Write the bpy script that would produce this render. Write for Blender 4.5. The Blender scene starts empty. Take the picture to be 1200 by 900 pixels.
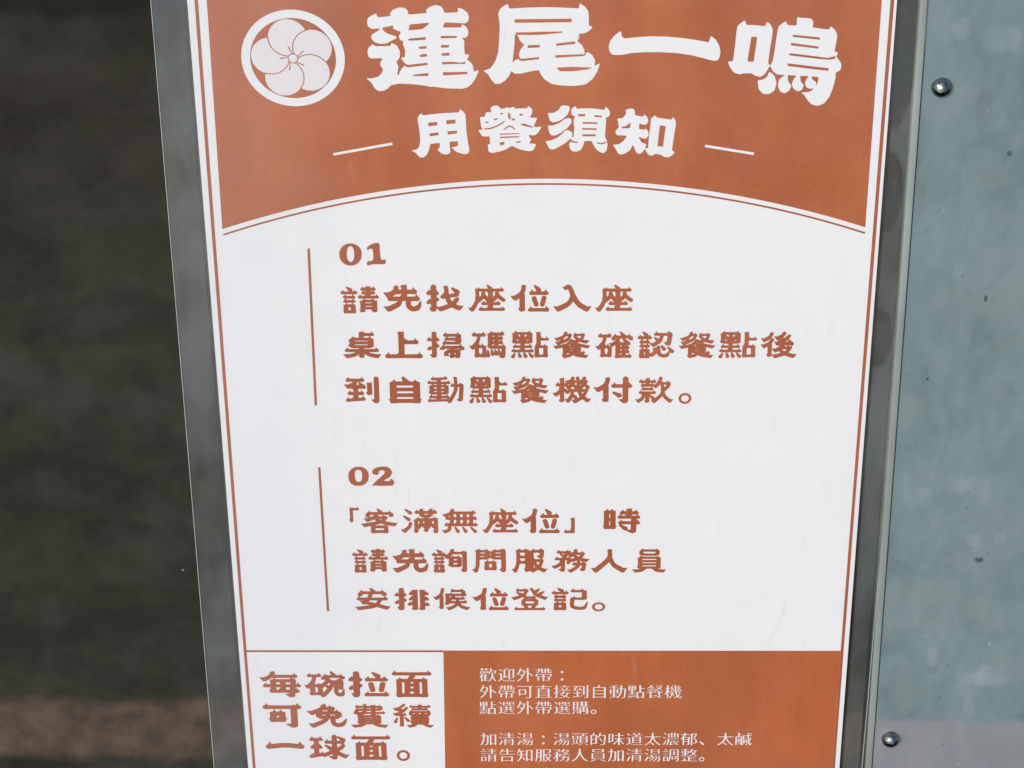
import bpy, bmesh, math
from mathutils import Matrix, Vector, Euler
from mathutils.geometry import delaunay_2d_cdt

S = bpy.context.scene
COL = S.collection
MM = 0.001                                   # the notice is laid out in millimetres

# ---------------------------------------------------------------- camera
LEAN = math.radians(30)                      # the board leans back, facing the sky a little
BOARD = Matrix.Translation((0, 0, 1.0)) @ Matrix.Rotation(math.radians(90) - LEAN, 4, 'X')
cam = bpy.data.objects.new('camera', bpy.data.cameras.new('camera'))
COL.objects.link(cam)
cam.data.sensor_width = 36.0
cam.data.lens = 36.0 * 2900.0 / 1200.0
cam.data.clip_start = 0.01
cam.data.clip_end = 100.0
cam.matrix_world = BOARD @ Matrix.Translation((0.10684450, 0.51285257, 0.68837655)) @ \
    Euler((-0.53256997, 0.01205413, -0.00826952), 'XYZ').to_matrix().to_4x4()
S.camera = cam

# ---------------------------------------------------------------- sky, sun, exposure
SUN_EL, SUN_AZ = math.radians(48), math.radians(-38)      # azimuth from behind the camera, towards its left
world = bpy.data.worlds.new('World')
S.world = world
world.use_nodes = True
wn = world.node_tree
sky = wn.nodes.new('ShaderNodeTexSky')
sky.sky_type = 'NISHITA'
sky.sun_disc = False
sun_dir = Vector((math.sin(SUN_AZ) * math.cos(SUN_EL), -math.cos(SUN_AZ) * math.cos(SUN_EL), math.sin(SUN_EL)))
sky.sun_elevation = SUN_EL
sky.sun_rotation = math.atan2(sun_dir.x, sun_dir.y)
sky.air_density = 1.0
sky.dust_density = 3.0
sky.ozone_density = 1.0
bg = wn.nodes['Background']
bg.inputs['Strength'].default_value = 0.10
wn.links.new(sky.outputs['Color'], bg.inputs['Color'])

sun = bpy.data.objects.new('sun', bpy.data.lights.new('sun', 'SUN'))
COL.objects.link(sun)
sun.data.energy = 1.2
sun.data.angle = math.radians(25)
sun.data.color = (1.0, 0.95, 0.88)
sun.rotation_euler = sun_dir.to_track_quat('Z', 'Y').to_euler()

S.view_settings.view_transform = 'Standard'
S.view_settings.look = 'None'
S.view_settings.gamma = 1.0
S.view_settings.exposure = 0.5
S.render.engine = 'CYCLES'
S.cycles.max_bounces = 10
S.cycles.transparent_max_bounces = 16

# ---------------------------------------------------------------- helpers
def lin(r, g, b):
    f = lambda c: c / 12.92 if c <= 0.04045 else ((c + 0.055) / 1.055) ** 2.4
    return (f(r / 255), f(g / 255), f(b / 255), 1.0)

def link(name, me, mat, parent=None):
    o = bpy.data.objects.new(name, me)
    COL.objects.link(o)
    if mat is not None:
        me.materials.append(mat)
    if parent is not None:
        o.parent = parent
    else:
        o.matrix_world = BOARD
    return o

def thing(name, label, cat, loc=(0, 0, 0)):
    o = bpy.data.objects.new(name, None)
    o.empty_display_size = 0.02
    COL.objects.link(o)
    o.matrix_world = BOARD @ Matrix.Translation(loc)
    o['label'] = label
    o['category'] = cat
    return o

class Mat:
    """small wrapper for a node material"""
    def __init__(self, name):
        self.m = bpy.data.materials.new(name)
        self.m.use_nodes = True
        self.t = self.m.node_tree
        self.b = self.t.nodes['Principled BSDF']
        self.out = self.t.nodes['Material Output']
        self.co = self.n('ShaderNodeTexCoord').outputs['Object']
    def n(self, kind, **kw):
        x = self.t.nodes.new(kind)
        for k, v in kw.items():
            setattr(x, k, v)
        return x
    def l(self, a, b):
        self.t.links.new(a, b)
    def map(self, scale=(1, 1, 1), rot=(0, 0, 0), loc=(0, 0, 0)):
        x = self.n('ShaderNodeMapping')
        x.inputs['Scale'].default_value = scale
        x.inputs['Rotation'].default_value = rot
        x.inputs['Location'].default_value = loc
        self.l(self.co, x.inputs['Vector'])
        return x.outputs['Vector']
    def noise(self, scale, detail=4, rough=.55, vec=None, dist=0.0):
        x = self.n('ShaderNodeTexNoise')
        x.inputs['Scale'].default_value = scale
        x.inputs['Detail'].default_value = detail
        x.inputs['Roughness'].default_value = rough
        x.inputs['Distortion'].default_value = dist
        self.l(vec if vec is not None else self.co, x.inputs['Vector'])
        return x.outputs['Fac']
    def ramp(self, fac, stops, interp='LINEAR'):
        x = self.n('ShaderNodeValToRGB')
        x.color_ramp.interpolation = interp
        e = x.color_ramp.elements
        while len(e) < len(stops):
            e.new(0.5)
        for k, (p, c) in enumerate(stops):
            e[k].position = p
            e[k].color = c if len(c) == 4 else (*c, 1)
        self.l(fac, x.inputs['Fac'])
        return x.outputs['Color']
    def mix(self, fac, a, b, mode='MIX'):
        x = self.n('ShaderNodeMix', data_type='RGBA', blend_type=mode)
        for s, v in ((x.inputs[0], fac), (x.inputs[6], a), (x.inputs[7], b)):
            if isinstance(v, bpy.types.NodeSocket):
                self.l(v, s)
            else:
                s.default_value = v
        return x.outputs[2]
    def math(self, op, a, b=0.0, c=0.0, clamp=False):
        x = self.n('ShaderNodeMath', operation=op)
        x.use_clamp = clamp
        for s, v in zip(x.inputs, (a, b, c)):
            if isinstance(v, bpy.types.NodeSocket):
                self.l(v, s)
            else:
                s.default_value = v
        return x.outputs[0]
    def xyz(self):
        x = self.n('ShaderNodeSeparateXYZ')
        self.l(self.co, x.inputs[0])
        return x.outputs
    def bump(self, h, strength, dist, normal_in):
        x = self.n('ShaderNodeBump')
        x.inputs['Strength'].default_value = strength
        x.inputs['Distance'].default_value = dist
        self.l(h, x.inputs['Height'])
        self.l(x.outputs[0], normal_in)
    def board_y(self):
        return self.math('ADD', self.xyz()[1], -0.110)
    def band(self, v, lo, hi, soft):
        a = self.n('ShaderNodeMapRange', interpolation_type='SMOOTHSTEP')
        a.inputs[1].default_value = lo - soft
        a.inputs[2].default_value = lo + soft
        self.l(v, a.inputs[0])
        b = self.n('ShaderNodeMapRange', interpolation_type='SMOOTHSTEP')
        b.inputs[1].default_value = hi + soft
        b.inputs[2].default_value = hi - soft
        self.l(v, b.inputs[0])
        return self.math('MULTIPLY', a.outputs[0], b.outputs[0])

G1 = (1, 1, 1, 1)
G0 = (0, 0, 0, 1)

# ---------------------------------------------------------------- materials
def paper_mat():
    M = Mat('paper')
    c = M.mix(M.noise(90, 3), (0.78, 0.80, 0.812, 1), (0.81, 0.825, 0.832, 1))
    M.l(c, M.b.inputs['Base Color'])
    M.b.inputs['Roughness'].default_value = 0.75
    M.b.inputs['Specular IOR Level'].default_value = 0.15
    return M.m

def ink_mat(name, a, b):
    M = Mat(name)
    streak = M.noise(60, 5, .6, M.map((1.0, .22, 1)))
    big = M.noise(14, 3, .6)
    grain = M.noise(700, 3, .7)
    f = M.math('ADD', M.math('MULTIPLY', streak, .36), M.math('ADD', M.math('MULTIPLY', big, .40), M.math('MULTIPLY', grain, .24)))
    c = M.ramp(f, [(.38, a), (.62, b)])
    M.l(c, M.b.inputs['Base Color'])
    M.b.inputs['Roughness'].default_value = 0.6
    M.b.inputs['Specular IOR Level'].default_value = 0.2
    return M.m

def film_mat():
    M = Mat('laminating_film')
    nt = M.t
    nt.nodes.remove(M.b)
    # the pouch is a little wavy, with thin creases running down it
    wav = M.noise(16, 2, .5)
    crease = M.noise(130, 3, .6, M.map((1.0, .16, 1.0)))
    h = M.math('ADD', M.math('MULTIPLY', wav, 1.0), M.math('MULTIPLY', crease, .10))
    gl = M.n('ShaderNodeBsdfGlossy')
    gl.inputs['Roughness'].default_value = 0.16
    M.bump(h, 0.5, 0.004, gl.inputs['Normal'])
    tr = M.n('ShaderNodeBsdfTransparent')
    tr.inputs['Color'].default_value = (0.985, 0.985, 0.985, 1)
    lw = M.n('ShaderNodeLayerWeight')
    lw.inputs['Blend'].default_value = 0.5
    p5 = M.math('POWER', lw.outputs['Facing'], 5.0)
    fr = M.math('MULTIPLY_ADD', p5, 0.95, 0.045)
    mx = M.n('ShaderNodeMixShader')
    M.l(fr, mx.inputs[0]); M.l(tr.outputs[0], mx.inputs[1]); M.l(gl.outputs[0], mx.inputs[2])
    # haze of the empty sealed rim, with sky reflection painted into it; clearer patches where it wetted out
    x, y, z = M.xyz()
    inside = M.band(x, -0.0006, 0.2106, 0.0004)
    rim = M.math('SUBTRACT', 1.0, inside, clamp=True)
    haze = M.ramp(M.noise(34, 5, .6, M.map((1, .45, 1), loc=(3.1, 7.7, 0))), [(.38, (.022,) * 3), (.62, (.085,) * 3)])
    gap = M.math('SUBTRACT', 1.0, M.band(x, -0.0009, 0.2111, 0.0005), clamp=True)   # air gap along the paper's edge
    hz = M.math('MULTIPLY', gap, M.math('MULTIPLY', rim, haze))
    def blob(cx, cy, rx, ry, k):
        dx = M.math('DIVIDE', M.math('SUBTRACT', x, cx), rx)
        dy = M.math('DIVIDE', M.math('SUBTRACT', y, cy), ry)
        d = M.math('SQRT', M.math('ADD', M.math('MULTIPLY', dx, dx), M.math('MULTIPLY', dy, dy)))
        r = M.n('ShaderNodeMapRange', interpolation_type='SMOOTHSTEP')
        r.inputs[1].default_value = 0.92
        r.inputs[2].default_value = 1.03
        r.inputs[3].default_value = k
        r.inputs[4].default_value = 1.0
        M.l(d, r.inputs[0])
        return r.outputs[0]
    for b in ((0.2118, 0.1755, 0.0046, 0.014, .25), (0.2120, 0.1240, 0.0047, 0.011, .3), (0.2120, 0.2260, 0.0056, 0.030, .2)):
        hz = M.math('MULTIPLY', hz, blob(*b))
    side = M.n('ShaderNodeMapRange')  # left rim hazier than right: stronger sky reflection put into the haze
    side.inputs[1].default_value = 0.0
    side.inputs[2].default_value = 0.21
    side.inputs[3].default_value = 0.88
    side.inputs[4].default_value = 0.72
    M.l(x, side.inputs[0])
    hz = M.math('MULTIPLY', hz, side.outputs[0])
    # fine scratches and rubbed patches all over the pouch
    scr = M.ramp(M.noise(260, 4, .65, M.map((1.0, .20, 1.0), rot=(0, 0, .06))), [(.60, G0), (.72, G1)])
    pat = M.ramp(M.noise(20, 3, .6, M.map(loc=(2.5, 6.1, 0))), [(.46, G0), (.66, G1)])
    hz = M.math('ADD', hz, M.math('MULTIPLY', M.math('MULTIPLY', scr, pat), .09))
    rub = M.ramp(M.noise(13, 3, .55, M.map(loc=(8.2, 4.4, 0))), [(.40, G0), (.70, G1)])
    hz = M.math('ADD', hz, M.math('MULTIPLY', rub, .022))
    # bright reflection painted as pale film haze down the left, ending in a ragged line
    wl = M.math('ADD', x, M.math('MULTIPLY_ADD', M.noise(45, 5, .65), 0.05, -0.025))
    sky_veil = M.n('ShaderNodeMapRange', interpolation_type='SMOOTHSTEP')
    sky_veil.inputs[1].default_value = 0.062
    sky_veil.inputs[2].default_value = 0.012
    sky_veil.inputs[3].default_value = 0.0
    sky_veil.inputs[4].default_value = 0.065
    M.l(wl, sky_veil.inputs[0])
    hz = M.math('ADD', hz, M.math('MULTIPLY', sky_veil.outputs[0], inside))
    df = M.n('ShaderNodeBsdfDiffuse')
    df.inputs['Color'].default_value = (0.58, 0.65, 0.70, 1)
    mx2 = M.n('ShaderNodeMixShader')
    M.l(hz, mx2.inputs[0]); M.l(mx.outputs[0], mx2.inputs[1]); M.l(df.outputs[0], mx2.inputs[2])
    M.l(mx2.outputs[0], M.out.inputs['Surface'])
    return M.m

def edge_mat():
    M = Mat('cut_plastic_edge')
    M.b.inputs['Base Color'].default_value = (0.50, 0.54, 0.53, 1)
    M.b.inputs['Roughness'].default_value = 0.35
    return M.m

def pane_mat():
    M = Mat('dark_panel_reflected_tones')
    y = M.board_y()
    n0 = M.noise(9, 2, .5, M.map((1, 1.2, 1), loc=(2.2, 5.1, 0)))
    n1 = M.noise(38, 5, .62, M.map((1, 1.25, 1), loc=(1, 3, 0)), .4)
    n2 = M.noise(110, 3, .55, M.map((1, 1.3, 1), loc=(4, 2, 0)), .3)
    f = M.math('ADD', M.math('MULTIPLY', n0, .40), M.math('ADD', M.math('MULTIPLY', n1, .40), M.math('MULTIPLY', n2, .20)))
    c = M.ramp(f, [(.36, lin(37, 37, 32)), (.46, lin(44, 44, 38)), (.54, lin(50, 51, 43)), (.68, lin(64, 65, 54))])  # soft mottle of reflected dark ground painted into the base colour
    # hue drifts of the reflected ground, painted in: olive and greyer patches
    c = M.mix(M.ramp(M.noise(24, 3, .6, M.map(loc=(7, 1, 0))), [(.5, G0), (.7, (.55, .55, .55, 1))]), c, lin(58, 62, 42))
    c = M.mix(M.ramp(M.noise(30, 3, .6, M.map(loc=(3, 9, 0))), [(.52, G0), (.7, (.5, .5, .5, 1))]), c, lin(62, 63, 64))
    # painted reflections: brown timber band along the lower edge, reddish tones near the top
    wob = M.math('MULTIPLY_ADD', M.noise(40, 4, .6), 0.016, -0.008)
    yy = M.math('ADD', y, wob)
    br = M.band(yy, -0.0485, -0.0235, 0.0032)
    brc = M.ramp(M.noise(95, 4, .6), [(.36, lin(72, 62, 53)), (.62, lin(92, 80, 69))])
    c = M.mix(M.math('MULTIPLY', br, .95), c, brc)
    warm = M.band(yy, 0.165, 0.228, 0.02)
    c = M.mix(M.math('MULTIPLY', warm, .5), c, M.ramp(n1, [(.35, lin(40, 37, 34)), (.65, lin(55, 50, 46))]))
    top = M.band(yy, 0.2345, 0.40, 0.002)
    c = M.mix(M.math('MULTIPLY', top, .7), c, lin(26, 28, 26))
    v = M.n('ShaderNodeTexVoronoi')
    v.inputs['Scale'].default_value = 55
    M.l(M.co, v.inputs['Vector'])
    speck = M.ramp(v.outputs['Distance'], [(.014, G1), (.03, G0)])
    spm = M.math('MULTIPLY', speck, M.math('GREATER_THAN', M.noise(40, 2, .5, M.map(loc=(9, 9, 9))), .53))
    c = M.mix(M.math('MULTIPLY', spm, .7), c, lin(150, 146, 138))
    M.l(c, M.b.inputs['Base Color'])
    M.b.inputs['Roughness'].default_value = 0.85
    M.b.inputs['Specular IOR Level'].default_value = 0.06
    M.bump(n1, .3, 0.002, M.b.inputs['Normal'])
    return M.m

MARKS = (  # x, y, half width, half height in metres, tone: tape residue, dull scuffs, chips
    (0.2388, -0.0010, 0.0015, 0.0040, 'l'), (0.2396, -0.0076, 0.0018, 0.0018, 'd'), (0.2469, 0.0682, 0.0062, 0.0037, 'l'),
    (0.2490, 0.0468, 0.0023, 0.0027, 'l'), (0.2577, 0.0475, 0.0020, 0.0024, 'l'), (0.2514, 0.0388, 0.0016, 0.0011, 'k'),
    (0.2476, 0.1889, 0.0008, 0.0009, 'k'), (0.2386, 0.2037, 0.0026, 0.0073, 'd'), (0.2603, -0.0098, 0.0065, 0.0048, 'l'),
    (0.2566, -0.0109, 0.0071, 0.0026, 'l'), (0.2448, 0.1386, 0.0006, 0.0011, 'k'), (0.2288, 0.1093, 0.0005, 0.0006, 'k'),
    (0.2294, 0.2300, 0.0025, 0.0038, 'l'), (0.2421, 0.2267, 0.0061, 0.0043, 'l'))

def steel_mat():
    M = Mat('teal_grey_weathered_steel')
    x, y, z = M.xyz()
    y = M.board_y()
    n0 = M.noise(8, 3, .55, M.map((1.2, .9, 1), rot=(0, 0, .6), loc=(3.3, .4, 0)))
    n1 = M.noise(42, 5, .65, M.map((1.1, .8, 1), rot=(0, 0, .4)), .5)
    n2 = M.noise(170, 4, .6, M.map((1.0, .42, 1)))
    f = M.math('ADD', M.math('MULTIPLY', n0, .42), M.math('ADD', M.math('MULTIPLY', n1, .36), M.math('MULTIPLY', n2, .22)))
    c = M.ramp(f, [(.37, lin(100, 120, 121)), (.46, lin(113, 133, 134)), (.54, lin(122, 141, 142)), (.64, lin(139, 155, 156))])
    c = M.mix(M.ramp(M.noise(34, 4, .6, M.map(loc=(5, 5, 0))), [(.5, G0), (.7, (.6, .6, .6, 1))]), c, lin(130, 142, 138))
    c = M.mix(M.ramp(M.noise(26, 4, .6, M.map(loc=(1, 8, 0))), [(.5, G0), (.7, (.6, .6, .6, 1))]), c, lin(122, 138, 150))
    # a greyer stretch along the bottom of the sheet
    wob = M.math('MULTIPLY_ADD', M.noise(70, 4, .6), 0.010, -0.005)
    low = M.band(M.math('ADD', y, wob), -0.2, -0.0300, 0.0022)
    lowc = M.ramp(M.noise(60, 4, .6, M.map((1, .35, 1))), [(.35, lin(132, 136, 140)), (.65, lin(146, 146, 151))])
    c = M.mix(M.math('MULTIPLY', low, .85), c, lowc)
    # chips, scuffs and residue, each with a ragged outline
    wx = M.math('ADD', x, M.math('MULTIPLY_ADD', M.noise(210, 3, .6), 0.0030, -0.0015))
    wy = M.math('ADD', y, M.math('MULTIPLY_ADD', M.noise(210, 3, .6, M.map(loc=(6, 3, 1))), 0.0030, -0.0015))
    kx = M.math('ADD', x, M.math('MULTIPLY_ADD', M.noise(900, 3, .6), 0.0016, -0.0008))
    ky = M.math('ADD', y, M.math('MULTIPLY_ADD', M.noise(900, 3, .6, M.map(loc=(6, 3, 1))), 0.0016, -0.0008))
    tone = {'l': (lin(158, 172, 176), .22), 'd': (lin(98, 114, 118), .35), 'k': (lin(52, 62, 64), .75)}
    for mx, my, rx, ry, k in MARKS:
        px, py = (kx, ky) if k == 'k' else (wx, wy)
        dx = M.math('POWER', M.math('ABSOLUTE', M.math('DIVIDE', M.math('SUBTRACT', px, mx), rx)), 3.0)
        dy = M.math('POWER', M.math('ABSOLUTE', M.math('DIVIDE', M.math('SUBTRACT', py, my), ry)), 3.0)
        r = M.n('ShaderNodeMapRange', interpolation_type='SMOOTHSTEP')
        r.inputs[1].default_value = 0.1 if k == 'k' else 0.2
        r.inputs[2].default_value = 1.6 if k == 'k' else 1.6
        r.inputs[3].default_value = tone[k][1]
        r.inputs[4].default_value = 0.0
        M.l(M.math('ADD', dx, dy), r.inputs[0])
        c = M.mix(r.outputs[0], c, tone[k][0])
    for sc, th, col, seed, lim in ((210, .06, lin(66, 76, 78), 1.7, .60), (170, .05, lin(190, 200, 202), 5.3, .60)):
        v = M.n('ShaderNodeTexVoronoi')
        v.inputs['Scale'].default_value = sc
        M.l(M.map((1, .8, 1), loc=(seed, seed * 2, 0)), v.inputs['Vector'])
        s = M.ramp(v.outputs['Distance'], [(th, G1), (th + .09, G0)])
        s = M.math('MULTIPLY', s, M.math('GREATER_THAN', M.noise(60, 2, .5, M.map(loc=(seed, 1, seed))), lim))
        c = M.mix(M.math('MULTIPLY', s, .35), c, col)
    M.l(c, M.b.inputs['Base Color'])
    M.b.inputs['Metallic'].default_value = 0.15
    r = M.ramp(n1, [(.3, (.36,) * 3), (.7, (.56,) * 3)])
    M.l(r, M.b.inputs['Roughness'])
    hgt = M.math('ADD', M.math('MULTIPLY', n1, .6), M.math('MULTIPLY', M.noise(260, 3), .2))
    M.bump(hgt, .35, 0.0015, M.b.inputs['Normal'])
    return M.m

def trim_mat():
    M = Mat('pale_edge_trim')
    c = M.ramp(M.noise(30, 5, .6, M.map((1, .3, 1))), [(.35, lin(122, 131, 127)), (.65, lin(148, 157, 151))])
    M.l(c, M.b.inputs['Base Color'])
    M.b.inputs['Roughness'].default_value = 0.4
    return M.m

def rivet_mat():
    M = Mat('dull_steel_rivet')
    c = M.ramp(M.noise(700, 4, .6), [(.4, lin(118, 126, 120)), (.65, lin(170, 176, 170))])
    M.l(c, M.b.inputs['Base Color'])
    M.b.inputs['Metallic'].default_value = 1.0
    M.b.inputs['Roughness'].default_value = 0.22
    M.bump(M.noise(900, 3), .35, 0.0006, M.b.inputs['Normal'])
    return M.m

PAPER = paper_mat()
ORANGE = ink_mat('orange_print', lin(164, 88, 48), lin(189, 106, 62))
BROWN = ink_mat('brown_print', lin(156, 84, 53), lin(173, 96, 63))
WHITE = PAPER
PINKISH = ink_mat('pale_pink_print', (.74, .71, .715, 1), (.77, .745, .75, 1))
FILM = film_mat()
EDGE = edge_mat()
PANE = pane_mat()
STEEL = steel_mat()
TRIM = trim_mat()
RIVET = rivet_mat()

# ---------------------------------------------------------------- shapes
def box_bm(bm, x0, x1, y0, y1, z0, z1, xt0=None, xt1=None, bevel=0.0):
    """box in mm; xt0 / xt1 give other x values at the top end (y1)"""
    xt0 = x0 if xt0 is None else xt0
    xt1 = x1 if xt1 is None else xt1
    vs = [bm.verts.new(Vector(p) * MM) for p in ((x0, y0, z0), (x1, y0, z0), (xt1, y1, z0), (xt0, y1, z0),
                                                  (x0, y0, z1), (x1, y0, z1), (xt1, y1, z1), (xt0, y1, z1))]
    fs = [bm.faces.new([vs[i] for i in q]) for q in ((3, 2, 1, 0), (4, 5, 6, 7), (0, 1, 5, 4), (1, 2, 6, 5), (2, 3, 7, 6), (3, 0, 4, 7))]
    if bevel:
        es = list({e for f in fs for e in f.edges})
        bmesh.ops.bevel(bm, geom=es, offset=bevel * MM, segments=3, affect='EDGES', profile=.5)

def mesh(bm, name, smooth=False):
    bmesh.ops.recalc_face_normals(bm, faces=bm.faces[:])
    me = bpy.data.meshes.new(name)
    bm.to_mesh(me)
    bm.free()
    if smooth:
        for p in me.polygons:
            p.use_smooth = True
    return me

def inside(p, L):
    r = False
    for i in range(len(L)):
        (x0, y0), (x1, y1) = L[i], L[i - 1]
        if (y0 > p[1]) != (y1 > p[1]) and p[0] < x0 + (p[1] - y0) * (x1 - x0) / (y1 - y0):
            r = not r
    return r

def flat(loops_list, z, name):
    """printed shapes: outlines in mm (holes told apart by nesting) as one flat sheet of ink"""
    V, F = [], []
    for loops in loops_list:
        pts, edges = [], []
        for q in loops:
            b = len(pts)
            pts += [Vector(p) for p in q]
            edges += [(b + i, b + (i + 1) % len(q)) for i in range(len(q))]
        co, _, tris, _, _, _ = delaunay_2d_cdt(pts, edges, [], 0, 1e-6)
        base = len(V)
        V += [(p.x * MM, p.y * MM, z * MM) for p in co]
        for t in tris:
            c = sum((co[k] for k in t), Vector((0, 0))) / 3
            if sum(inside(c, q) for q in loops) % 2:
                F.append([base + k for k in t])
    me = bpy.data.meshes.new(name)
    me.from_pydata(V, [], F)
    me.update()
    return me

def pairs(a, k):
    return [(a[i] * k, a[i + 1] * k) for i in range(0, len(a), 2)]

def place(loops, r):
    x0, y0, x1, y1 = r
    return [[(x0 + u * (x1 - x0), y0 + v * (y1 - y0)) for u, v in L] for L in loops]

def strip(pts, w):
    """a printed line of width w along pts"""
    out, back = [], []
    for i, p in enumerate(pts):
        a = Vector(pts[max(i - 1, 0)]); b = Vector(pts[min(i + 1, len(pts) - 1)])
        d = (b - a).normalized()
        n = Vector((-d.y, d.x)) * w / 2
        out.append((p[0] + n.x, p[1] + n.y)); back.append((p[0] - n.x, p[1] - n.y))
    return out + back[::-1]

def arc(p0, p1, p2, n=64):
    """circle arc through three points"""
    ax, ay, bx, by, cx, cy = *p0, *p1, *p2
    d = 2 * (ax * (by - cy) + bx * (cy - ay) + cx * (ay - by))
    ux = ((ax**2 + ay**2) * (by - cy) + (bx**2 + by**2) * (cy - ay) + (cx**2 + cy**2) * (ay - by)) / d
    uy = ((ax**2 + ay**2) * (cx - bx) + (bx**2 + by**2) * (ax - cx) + (cx**2 + cy**2) * (bx - ax)) / d
    r = math.hypot(ax - ux, ay - uy)
    t0, t1 = math.atan2(ay - uy, ax - ux), math.atan2(cy - uy, cx - ux)
    return [(ux + r * math.cos(t0 + (t1 - t0) * i / n), uy + r * math.sin(t0 + (t1 - t0) * i / n)) for i in range(n + 1)]

# ---------------------------------------------------------------- the dark panel behind, and the steel panel beside
YT, YB = 300.0, -110.0
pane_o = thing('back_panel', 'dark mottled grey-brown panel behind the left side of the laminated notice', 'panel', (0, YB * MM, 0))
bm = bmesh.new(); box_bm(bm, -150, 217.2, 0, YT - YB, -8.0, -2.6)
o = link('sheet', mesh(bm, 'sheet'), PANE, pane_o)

panel = thing('metal_panel', 'teal grey weathered metal panel with two domed rivets, right of the notice', 'panel', (0, YB * MM, 0))
def sx(y): return 221.27 - (y - (-49.8)) * (2.33 / 289.0)     # right side of the raised edge
H = YT - YB
bm = bmesh.new(); box_bm(bm, sx(YB) + .3, 360, 0, H, -8.0, .6, xt0=sx(YT) + .3)
link('sheet', mesh(bm, 'sheet'), STEEL, panel)
bm = bmesh.new(); box_bm(bm, sx(YB) - 2.3, sx(YB), 0, H, -8.0, 1.5, xt0=sx(YT) - 2.3, xt1=sx(YT), bevel=.45)
link('edge_trim', mesh(bm, 'edge_trim', True), TRIM, panel)
def rivet(x, y, r):
    bm = bmesh.new()
    prof = [(r, 0.0), (r, .12 * r)] + [(r * math.cos(a), .12 * r + .92 * r * math.sin(a)) for a in [math.radians(d) for d in range(8, 90, 8)]]
    rings = []
    n = 40
    for pr, pz in prof:
        rings.append([bm.verts.new(Vector((x + pr * math.cos(2 * math.pi * k / n), y - YB + pr * math.sin(2 * math.pi * k / n), .5 + pz)) * MM) for k in range(n)])
    for a, b in zip(rings, rings[1:]):
        for k in range(n):
            bm.faces.new((a[k], a[(k + 1) % n], b[(k + 1) % n], b[k]))
    bm.faces.new(rings[-1])
    bm.faces.new(rings[0][::-1])
    o = link('rivet', mesh(bm, 'rivet', True), RIVET, panel)
rivet(225.21, 211.0, 3.15)
rivet(227.08, -37.3, 3.15)

# ---------------------------------------------------------------- the notice
notice = thing('notice', 'laminated white and orange restaurant notice with brown Chinese lettering and a round flower emblem', 'notice')
TOPY, BOTY = 252.0, -70.0
bm = bmesh.new(); box_bm(bm, 0, 210, BOTY, TOPY, -0.2, 0.0)
link('paper', mesh(bm, 'paper'), PAPER, notice)

Z1, Z2 = .06, .12
def part(name, polys, z, mat, label=None, parent=None):
    o = link(name, flat(polys, z, name), mat, parent or notice)
    if label:
        o['label'] = label
    return o

# orange header with its curved lower edge
top_arc = arc((5.28, 163.37), (106.31, 180.55), (205.42, 163.6))
hl, hr = 5.28 + (240 - 163.4) * .0075, 205.5
header = [(5.28, 163.37)] + top_arc[1:-1] + [(205.42, 163.6), (hr, TOPY - 6), (hl, TOPY - 6)]
part('header_block', [[header]], Z1, ORANGE, 'orange block across the top, curved along its lower edge')
part('curved_line', [[strip(arc((5.5, 161.4), (106.3, 178.75), (205.44, 161.6)), .62)]], Z1, BROWN)
# thin frame lines down the sides, the rule and the lower blocks
part('frame_line', [[[(1.62, BOTY + 6), (2.62, BOTY + 6), (2.62, 8.6), (2.95, 183.5), (3.25, TOPY - 3), (2.22, TOPY - 3), (1.90, 183.5), (1.62, 8.6)]]], Z1, BROWN)
part('frame_line', [[[(207.42, BOTY + 6), (208.42, BOTY + 6), (208.42, 0), (209.05, 208.6), (209.17, TOPY - 3), (208.08, TOPY - 3), (207.98, 208.6), (207.42, 0)]]], Z1, BROWN)
part('rule_line', [[[(2.66, -.16), (70.6, -.16), (70.6, .62), (2.66, .62)]]], Z1, BROWN)
part('footer_block', [[[(70.0, BOTY + 6), (207.38, BOTY + 6), (207.38, .52), (70.62, .52), (70.62, -.2)]]], Z1, ORANGE, 'orange block at lower right under small white lettering')
for a, b, w in (((31.90, 156.6), (31.38, 99.2), .8), ((31.35, 75.4), (31.58, 17.2), .8)):
    part('divider_line', [[strip([a, b], w)]], Z1, BROWN)
for a, b in (((41.16, 189.0), (59.4, 192.55)), ((154.8, 191.55), (169.85, 188.85))):
    part('dash', [[strip([a, b], .85)]], Z2, WHITE)

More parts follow.
